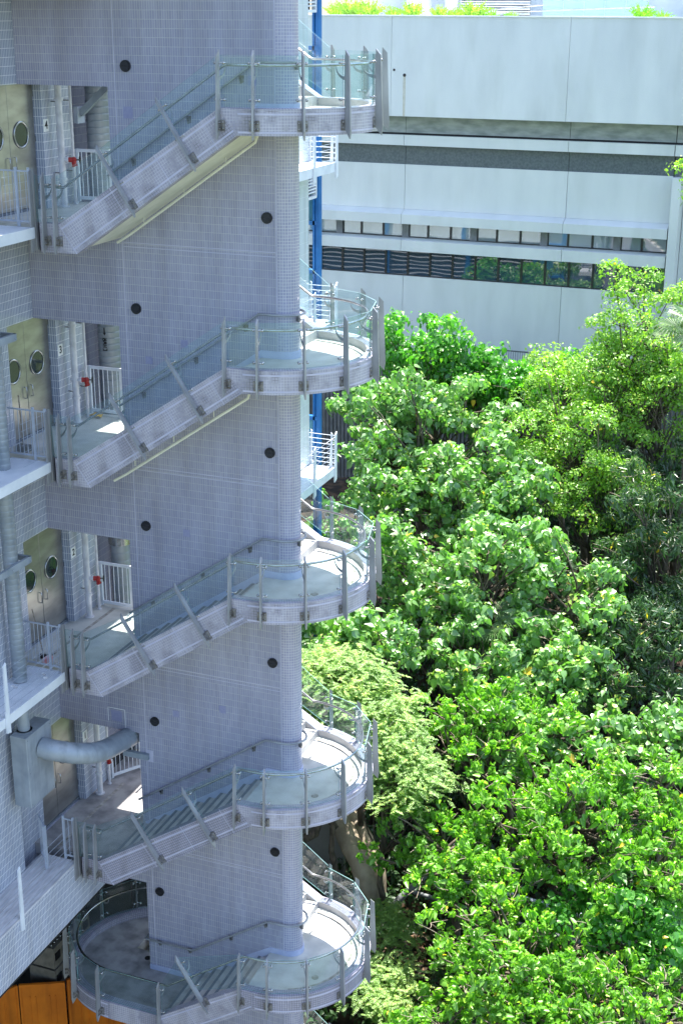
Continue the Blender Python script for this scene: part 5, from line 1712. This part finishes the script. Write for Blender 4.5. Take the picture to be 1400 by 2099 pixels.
def tree(name, label, kind, c, rad, npads, group=None, trunk=None, seed=0, cat='tree', flat=1.0, gaps=0.25):
    global rng
    rng = np.random.default_rng(seed + 100)
    random.seed(seed)
    K = KINDS[kind]
    cx, cy, cz = c
    rx, ry, rz = rad
    tx, ty = trunk if trunk else (cx + 0.3, cy + 0.8)
    gz = ground_z(tx, ty) - 0.2
    t = empty(name, (tx, ty, gz), label, cat, group)
    pads = []
    tries = 0
    while len(pads) < npads and tries < npads * 40:
        tries += 1
        th = rng.uniform(0, 2 * math.pi) if rng.uniform() > 0.35 else rng.uniform(math.pi, 2 * math.pi)
        cosv = rng.uniform(-0.7, 1.0)
        sv = math.sqrt(1 - cosv * cosv)
        lob = 1 + 0.22 * math.sin(3 * th + seed) + 0.16 * math.sin(5 * th + 2.1 * seed + 4 * cosv)
        rr = rng.uniform(0.52, 1.12) * lob
        p = np.array([cx + rx * rr * sv * math.cos(th), cy + ry * rr * sv * math.sin(th), cz + rz * rr * cosv])
        r = rng.uniform(*K['pr'])
        if any(np.linalg.norm((p - q) * np.array([1, 1, 1.6])) < 0.50 * (r + s) for q, s in pads) and rng.uniform() > gaps: continue
        pads.append((p, r))
    allp = []; alln = []; tb = []
    for p, r in pads:
        m = max(5, int(K['dens'] * r * r * 3.2))
        a = rng.uniform(0, 2 * math.pi, m); d = np.sqrt(rng.uniform(0, 1, m)) * r
        hz = (0.60 * r * (1 - (d / r) ** 2) - 0.12 * r) * rng.uniform(0.7, 1.3) + rng.normal(0, 0.07, m) + (rng.uniform(0, 1, m) > 0.93) * rng.uniform(0.05, 0.30, m)
        q = np.stack([p[0] + d * np.cos(a), p[1] + d * np.sin(a) * 0.95, p[2] + hz * flat], -1)
        nn = np.stack([np.cos(a) * d / r * 1.1, np.sin(a) * d / r * 1.1 - 0.15, np.ones(m)], -1) + rng.normal(0, 0.28, (m, 3))
        allp.append(q); alln.append(nn); tb.append(np.full(m, rng.uniform(0.0, 0.42)) + rng.uniform(-0.08, 0.12, m))
    cp = np.concatenate(allp); cn = np.concatenate(alln); tb = np.clip(np.concatenate(tb), 0, 0.5)
    pos, yaw, pit, rol, sz, tint, B = clusters_to_leaves(cp, cn, K['per'], K['size'], K['shape'], K['droop'], K['spread'], tb)
    o = leaves_mesh('crown', K['shape'], pos, yaw, pit, rol, sz, tint, K['mat'], t, B)
    o['kind'] = 'stuff'
    # trunk and limbs
    b = MB()
    top = Vector((cx, cy + 0.2, cz - 0.35 * rz))
    base = Vector((tx, ty, gz))
    th_ = 0.07 + 0.035 * max(rx, 1)
    spine_pts = limb(b, base, top, th_, th_ * 0.55, n=7, seg=10)
    b.build('trunk', M_bark, t)
    b = MB(); b2 = MB()
    for i, (p, r) in enumerate(pads):
        s = spine_pts[-1 - (i % 4)]
        e = Vector(p) - Vector((0, 0, 0.12))
        pts = limb(b, s, e, th_ * 0.34, 0.014, n=4, seg=6)
        for j in range(3):
            a = random.uniform(0, 6.28)
            limb(b2, pts[-1 - (j % 2)], e + Vector((math.cos(a) * r * 0.85, math.sin(a) * r * 0.85, 0.10 + random.uniform(0, 0.1))), 0.011, 0.005, n=3, seg=5)
    b.build('limb', M_bark, t)
    o2 = b2.build('twig', M_twig, t, fixn=False); o2['kind'] = 'stuff'
    return t

GA = 'broad leaved trees with drooping whitish green leaves'
GB = 'bright green trees with small drooping leaf tufts'
GE = 'yellow green trees near the white building'
tree('broadleaf_tree', 'broad leaved tree right of the second half landing', 'A', (-0.3, 19.6, 6.9), (3.0, 2.4, 2.1), 58, GA, seed=1)
tree('broadleaf_tree', 'broad leaved tree top beside the dark vine mound below the windows', 'A', (-1.7, 20.3, 8.2), (1.5, 1.4, 1.0), 20, GA, seed=2)
tree('broadleaf_tree', 'broad leaved tree between the lowest white balcony and the large pale crown', 'A', (-1.5, 16.8, 5.2), (1.3, 1.2, 1.4), 18, GA, seed=3, gaps=0.1)
tree('broadleaf_tree', 'largest broad leaved tree, in the middle of the wood', 'A', (3.1, 14.9, 4.7), (2.9, 2.2, 1.8), 60, GA, seed=4)
tree('broadleaf_tree', 'broad leaved tree reaching right towards the dark lance leaved tree', 'A', (5.7, 15.0, 4.3), (1.8, 1.5, 1.5), 26, GA, seed=5)
tree('broadleaf_tree', 'small broad leaved tree just above the feathery tree top', 'A', (0.6, 11.8, 3.5), (1.5, 1.0, 0.8), 16, GA, seed=6)
tree('broadleaf_tree', 'broad leaved tree under the dark tree at the right edge', 'A', (9.0, 12.2, 2.0), (1.8, 1.3, 0.8), 20, GA, seed=7)
tree('broadleaf_tree', 'shaded broad leaved tree between the fan palms and the bright tufted trees', 'A', (6.0, 11.2, 2.0), (2.2, 1.3, 0.8), 22, GA, seed=8)
tree('vine_thicket', 'dark green mound of heart shaped vine leaves against the white building', 'D', (-2.3, 24.5, 8.9), (1.6, 1.2, 1.3), 30, 'vine thickets at the foot of the building', seed=9, cat='vine')
tree('vine_thicket', 'bright green vine thicket in front of the fine barred fence', 'D', (0.9, 25.2, 7.5), (2.6, 1.3, 1.2), 38, 'vine thickets at the foot of the building', seed=10, cat='vine')
tree('yellowgreen_tree', 'sunlit yellow green tree at the upper right, covering the last windows', 'E', (6.5, 22.0, 11.0), (2.0, 1.8, 1.7), 42, GE, seed=11)
tree('yellowgreen_tree', 'yellow green tree in the middle right, below the fine fence', 'E', (4.6, 20.8, 7.2), (2.4, 1.8, 2.3), 62, GE, seed=12)
tree('yellowgreen_tree', 'low yellow green tree with dry seed pods beside the fence', 'E', (3.6, 22.5, 8.9), (1.2, 1.0, 0.9), 16, GE, seed=13)
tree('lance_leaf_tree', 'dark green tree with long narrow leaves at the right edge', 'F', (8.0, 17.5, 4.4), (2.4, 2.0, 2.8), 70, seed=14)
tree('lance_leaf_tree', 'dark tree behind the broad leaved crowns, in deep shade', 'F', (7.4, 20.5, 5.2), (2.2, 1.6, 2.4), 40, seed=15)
tree('tufted_tree', 'bright tufted tree beside the feathery tree', 'B', (4.3, 10.0, 2.1), (1.7, 1.3, 1.0), 34, GB, seed=16)
tree('tufted_tree', 'bright tufted tree leaning over the dark pipes and leaf litter', 'B', (4.35, 7.2, 0.5), (1.7, 1.3, 1.0), 34, GB, seed=17, gaps=0.1)
tree('tufted_tree', 'wide bright tufted tree right of centre in the lower half', 'B', (7.5, 8.4, 1.3), (2.5, 1.9, 1.4), 76, GB, seed=18)
tree('tufted_tree', 'bright tufted tree at the bottom, right of the lowest landing', 'B', (7.0, 5.0, -0.6), (2.2, 1.6, 1.2), 66, GB, seed=19)
tree('tufted_tree', 'bright tufted tree cut by the bottom edge beside the lowest balustrade', 'B', (5.5, 3.6, -1.9), (1.0, 0.9, 0.8), 18, GB, seed=20, gaps=0.05)
tree('tufted_tree', 'bright tufted tree at the lower right edge', 'B', (9.7, 7.6, 0.9), (1.9, 1.7, 1.1), 46, GB, seed=21)
tree('tufted_tree', 'bright tufted tree in the bottom right corner', 'B', (9.6, 4.4, -0.7), (1.9, 1.5, 1.0), 46, GB, seed=22)
tree('climbing_vine', 'patch of broad green vine leaves between the bright tufted trees', 'D', (8.9, 6.6, 0.1), (1.5, 1.2, 0.9), 22, seed=23, cat='vine')
tree('broadleaf_tree', 'low broad leaved tree in front of the largest one, above the feathery tree', 'A', (3.6, 13.0, 3.2), (1.9, 1.2, 0.9), 26, GA, seed=50)
tree('broadleaf_tree', 'low broad leaved tree at the right end of the fan palm gap', 'A', (6.1, 13.1, 3.0), (1.5, 1.1, 0.8), 20, GA, seed=51)
tree('broadleaf_tree', 'broad leaved tree filling in under the one beside the white balconies', 'A', (1.5, 15.2, 4.2), (1.6, 1.1, 1.0), 22, GA, seed=52)
tree('broadleaf_tree', 'broad leaved tree between the vine thicket and the yellow green tree', 'A', (2.7, 18.6, 6.4), (1.6, 1.3, 1.2), 26, GA, seed=53)
tree('yellowgreen_tree', 'yellow green tree directly under the sunlit one at the upper right', 'E', (6.6, 21.4, 8.3), (1.9, 1.4, 1.6), 44, GE, seed=54)
tree('yellowgreen_tree', 'lowest yellow green tree, just above the dark lance leaved tree', 'E', (5.6, 19.3, 6.0), (1.9, 1.4, 1.4), 42, GE, seed=55)
tree('vine_thicket', 'small vine thicket at the right end of the fine barred fence', 'D', (3.6, 25.6, 7.8), (1.8, 1.0, 0.9), 20, 'vine thickets at the foot of the building', seed=56, cat='vine')
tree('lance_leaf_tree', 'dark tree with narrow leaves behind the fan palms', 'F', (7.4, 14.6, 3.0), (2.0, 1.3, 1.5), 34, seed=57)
tree('tufted_tree', 'small bright tufted tree right behind the first one by the feathery tree', 'B', (4.9, 10.9, 2.6), (1.4, 1.0, 0.7), 22, GB, seed=58)
tree('tufted_tree', 'bright tufted tree at the right edge under the broad vine leaves', 'B', (9.5, 9.6, 2.0), (1.5, 1.2, 0.9), 26, GB, seed=59)
tree('tufted_tree', 'bright tufted tree in the heart of the lower wood', 'B', (5.9, 6.9, 0.3), (1.3, 1.1, 0.8), 24, GB, seed=60)
tree('tufted_tree', 'bright tufted tree between the bottom edge trees', 'B', (7.9, 3.5, -1.1), (1.6, 1.0, 0.8), 28, GB, seed=61)
tree('broadleaf_tree', 'broad leaved tree in the middle of the group left of the yellow green trees', 'A', (0.9, 18.4, 5.9), (2.0, 1.4, 1.5), 34, GA, seed=62)
tree('broadleaf_tree', 'broad leaved tree beneath the vine mound, beside the second half landing', 'A', (-0.4, 21.0, 7.7), (1.7, 1.2, 1.0), 24, GA, seed=63)
tree('broadleaf_tree', 'low broad leaved tree under the rear wing, just right of the rounded wall end', 'A', (-0.7, 11.8, 3.0), (1.2, 0.9, 0.9), 18, GA, seed=64)
tree('vine_thicket', 'vine thicket between the dark mound and the bright thicket by the fence', 'D', (-0.4, 24.9, 8.0), (1.4, 0.9, 0.9), 20, 'vine thickets at the foot of the building', seed=70, cat='vine')
tree('vine_thicket', 'vine thicket under the right half of the fine barred fence', 'D', (2.4, 24.9, 7.6), (1.6, 0.9, 0.9), 22, 'vine thickets at the foot of the building', seed=71, cat='vine')
tree('yellowgreen_tree', 'dense yellow green tree filling the space under the topmost right crown', 'E', (6.4, 21.6, 9.9), (1.9, 1.3, 1.2), 40, GE, seed=72)
tree('yellowgreen_tree', 'yellow green tree left of the drooping right edge palm', 'E', (5.2, 22.6, 9.6), (1.2, 1.0, 1.0), 22, GE, seed=73)
tree('overhanging_tree', 'tip of a green tree poking in at the right edge above the ledge', 'E', (7.1, 24.0, 14.9), (0.75, 0.8, 1.0), 12, seed=24, trunk=(8.2, 24.2))

# feathery trees
def feathery(label, c, rad, npads, seed, group='feathery fine leaved trees', name='feathery_tree'):
    global rng
    rng = np.random.default_rng(seed); random.seed(seed)
    cx, cy, cz = c; rx, ry, rz = rad
    tx, ty = cx + 0.3, cy + 0.6
    gz = ground_z(tx, ty) - 0.2
    t = empty(name, (tx, ty, gz), label, 'tree', group)
    P = []; Y = []; Pi = []; Ro = []; S = []; Tn = []
    b = MB()
    ends = []
    for k in range(npads):
        th = rng.uniform(0, 6.28); cv = rng.uniform(-0.2, 1); sv = math.sqrt(1 - cv * cv); rr = rng.uniform(0.6, 1.03)
        p = np.array([cx + rx * rr * sv * math.cos(th), cy + ry * rr * sv * math.sin(th), cz + rz * rr * cv])
        ends.append(p)
        tbp = rng.uniform(0, 0.5)
        for f in range(34):
            a = rng.uniform(0, 6.28); L = rng.uniform(0.22, 0.40)
            s0 = p + rng.normal(0, 1, 3) * np.array([0.28, 0.28, 0.13])
            dirv = np.array([math.cos(a), math.sin(a), rng.uniform(-0.45, 0.15)])
            for j in range(9):
                q = s0 + dirv * L * (j + 1) / 9 - np.array([0, 0, 0.06 * (j / 9) ** 2])
                for sd_ in (-1, 1):
                    P.append(q); Y.append(a + sd_ * 1.25); Pi.append(0.25 + rng.normal(0, 0.2)); Ro.append(rng.normal(0, 0.3))
                    S.append(0.055 * (1.15 - abs(j - 4) / 9)); Tn.append(np.clip(tbp + rng.uniform(0, 0.5), 0, 0.9))
    o = leaves_mesh('crown', 'cheap', np.array(P), np.array(Y), np.array(Pi), np.array(Ro), np.array(S) * 1.1, np.array(Tn), L_C, t)
    o['kind'] = 'stuff'
    top = Vector((cx, cy, cz - 0.3 * rz))
    pts = limb(b, (tx, ty, gz), top, 0.11, 0.06, n=6, seg=8)
    b.build('trunk', M_bark, t)
    b = MB()
    for i, e in enumerate(ends): limb(b, pts[-1 - i % 3], e, 0.03, 0.006, n=4, seg=5)
    b.build('limb', M_bark, t)
feathery('pale feathery tree right of the rounded wall end, behind the lower half landings', (1.7, 8.4, 2.7), (1.5, 1.2, 1.1), 60, 31)
feathery('pale feathery tree highest of the group, touching the rounded wall end', (1.0, 8.9, 3.7), (1.3, 1.0, 0.7), 34, 35)
feathery('grey green feathery tree hanging over the beige pipe', (2.9, 7.9, 1.5), (1.2, 1.0, 1.3), 46, 32)
feathery('low dark feathery shrub on the ground beside the lowest landing', (3.7, 5.0, -2.6), (0.7, 0.9, 0.8), 16, 33)

feathery('feathery shrub growing against the elbow of the beige pipe', (2.9, 7.0, -2.3), (0.7, 0.5, 0.6), 12, 34)

# fan palms
def fan_palm(label, c, R_, nf, seed, h=1.6, name='fan_palm'):
    random.seed(seed)
    cx, cy, cz = c
    gz = ground_z(cx, cy)
    t = empty(name, (cx, cy, gz), label, 'palm', 'fan palms')
    b = MB(); limb(b, (cx, cy, gz), (cx, cy, cz), 0.09, 0.07, n=4, seg=8); b.build('trunk', M_bark, t)
    for k in range(nf):
        a = 2 * math.pi * k / nf + random.uniform(-0.2, 0.2); el = random.uniform(0.0, 0.9)
        d = Vector((math.cos(a) * math.cos(el), math.sin(a) * math.cos(el), math.sin(el)))
        e = Vector((cx, cy, cz)) + d * R_ * 0.8
        n_ = (d + Vector((0, -0.3, 1.2))).normalized()
        sdv = d.cross(n_).normalized(); fw = (d - Vector((0, 0, 0.35))).normalized()
        b = MB(); b.tube([(cx, cy, cz), (Vector((cx, cy, cz)) + e) / 2 + Vector((0, 0, 0.06)), e], 0.012, 5)
        nseg = 26
        for j in range(nseg):
            th = R(-135 + 270 * j / (nseg - 1))
            v = fw * math.cos(th) + sdv * math.sin(th)
            w = v.cross(n_).normalized() * 0.022 * R_
            L = R_ * (0.78 - 0.18 * abs(th) / 2.3) * random.uniform(0.92, 1.04)
            m1 = e + v * L * 0.6 + n_ * 0.02; tip = e + v * L - Vector((0, 0, L * 0.22))
            b.add([e, m1 - w, tip, m1 + w, m1 + n_ * 0.012], [(0, 1, 4), (0, 4, 3), (1, 2, 4), (4, 2, 3)])
        o = b.build('frond', L_P, t, fixn=False)
        at = o.data.color_attributes.new('tint', 'FLOAT_COLOR', 'POINT')
        at.data.foreach_set('color', [random.uniform(0.1, 0.6) if i % 4 < 3 else 1.0 for i in range(len(o.data.vertices) * 4)])
fan_palm('fan palm in the dark gap below the largest broad leaved tree', (4.3, 12.4, 2.4), 0.9, 9, 41)
fan_palm('fan palm right of the first one, half under broad leaves', (5.7, 12.6, 2.0), 0.85, 9, 42)
fan_palm('fan palm glimpsed through the crown of the largest broad leaved tree', (3.5, 13.6, 3.6), 0.8, 7, 43)
fan_palm('large drooping palm at the right edge below the windows', (8.35, 18.6, 11.4), 1.15, 14, 44)

# small roof plants (ferns)
def fern(label, x, y, z, s, seed, mat=L_E):
    random.seed(seed)
    t = empty('roof_fern', (x, y, z), label, 'plant', 'plants on the roof edge')
    b = MB()
    for k in range(60):
        a = random.uniform(0, 6.28); L = s * random.uniform(0.7, 1.2); lean = random.uniform(0.2, 0.9)
        pv = None
        for j in range(7):
            u = j / 6
            p = Vector((x + math.cos(a) * L * u * lean, y + math.sin(a) * L * u * lean * 0.6, z + L * (u - 0.55 * u * u * lean)))
            if pv is not None:
                d = (p - pv); sv = d.cross(Vector((0.3, -1, 0.2))).normalized()
                for sg in (-1, 1):
                    q = p + sv * sg * 0.10 * s * (1.1 - u) * 1.6
                    b.add([pv, p, q], [(0, 1, 2)])
            pv = p
    o = b.build('leaf_fan', mat, t, fixn=False)
    at = o.data.color_attributes.new('tint', 'FLOAT_COLOR', 'POINT')
    at.data.foreach_set('color', [random.uniform(0.5, 0.9) if i % 4 < 3 else 1.0 for i in range(len(o.data.vertices) * 4)])
pl = [(-7.6, .42, 'yellow green fern on the roof edge nearest the blue column'), (-7.0, .55, 'tall yellow green fern beside the clay pot'), (-6.2, .5, 'fern right of the clay pot on the roof edge'), (-5.3, .35, 'low fern in front of the white roof pier'), (-4.6, .5, 'fern left of the slatted roof screen'),
      (-3.5, .38, 'dull green fern before the left part of the roof screen'), (-2.9, .36, 'spreading fern before the middle of the roof screen'), (-2.2, .5, 'fern with one upright blade before the roof screen'), (-1.5, .3, 'low bush at the foot of the roof screen'), (-0.8, .26, 'low bush left of the roof glass'), (3.9, .42, 'upright green plant at the right end of the roof glass'), (4.6, .3, 'green plant cut by the right edge on the roof')]
for i, (x, s, lab) in enumerate(pl): fern(lab, x * 1.0, 30.3, 19.85, s * 1.7, 60 + i, L_R if i < 8 else L_B)

# undergrowth and leaf litter
rng = np.random.default_rng(77)
n = 9000
ux = rng.uniform(-3, 14, n); uy = rng.uniform(3.2, 27, n)
keep = ~((ux < 4.2) & (uy < 8.6) & (ux > 2.4) & (uy > 6.4)) & ~((ux < 5.0) & (uy < 3.5))
ux, uy = ux[keep], uy[keep]
uz = np.array([ground_z(a, c_) for a, c_ in zip(ux, uy)]) + rng.uniform(0.1, 1.5, len(ux)) ** 1.0
cn = np.stack([rng.normal(0, .4, len(ux)), rng.normal(-.2, .4, len(ux)), np.ones(len(ux))], -1)
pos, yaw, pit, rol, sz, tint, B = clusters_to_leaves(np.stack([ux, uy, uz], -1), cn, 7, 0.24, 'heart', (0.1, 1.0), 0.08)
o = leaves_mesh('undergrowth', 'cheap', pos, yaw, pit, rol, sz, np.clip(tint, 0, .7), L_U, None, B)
meta(o, 'dark leafy undergrowth covering the ground between the trees', 'undergrowth', kind='stuff')
n = 5000
ux = rng.uniform(1, 9, n); uy = rng.uniform(2.6, 11.5, n)
uz = np.array([ground_z(a, c_) for a, c_ in zip(ux, uy)]) + 0.02
M_lit = noisemat('dry leaf', (0.07, 0.035, 0.018), (0.26, 0.15, 0.08), 2, 0.8)
o = leaves_mesh('leaf_litter', 'cheap', np.stack([ux, uy, uz], -1), rng.uniform(0, 6.28, n), rng.normal(0, .35, n), rng.normal(0, .4, n), rng.uniform(.08, .2, n), rng.uniform(0, 1, n), M_lit, None)
meta(o, 'brown fallen leaves scattered on the dark soil', 'leaf litter', kind='stuff')
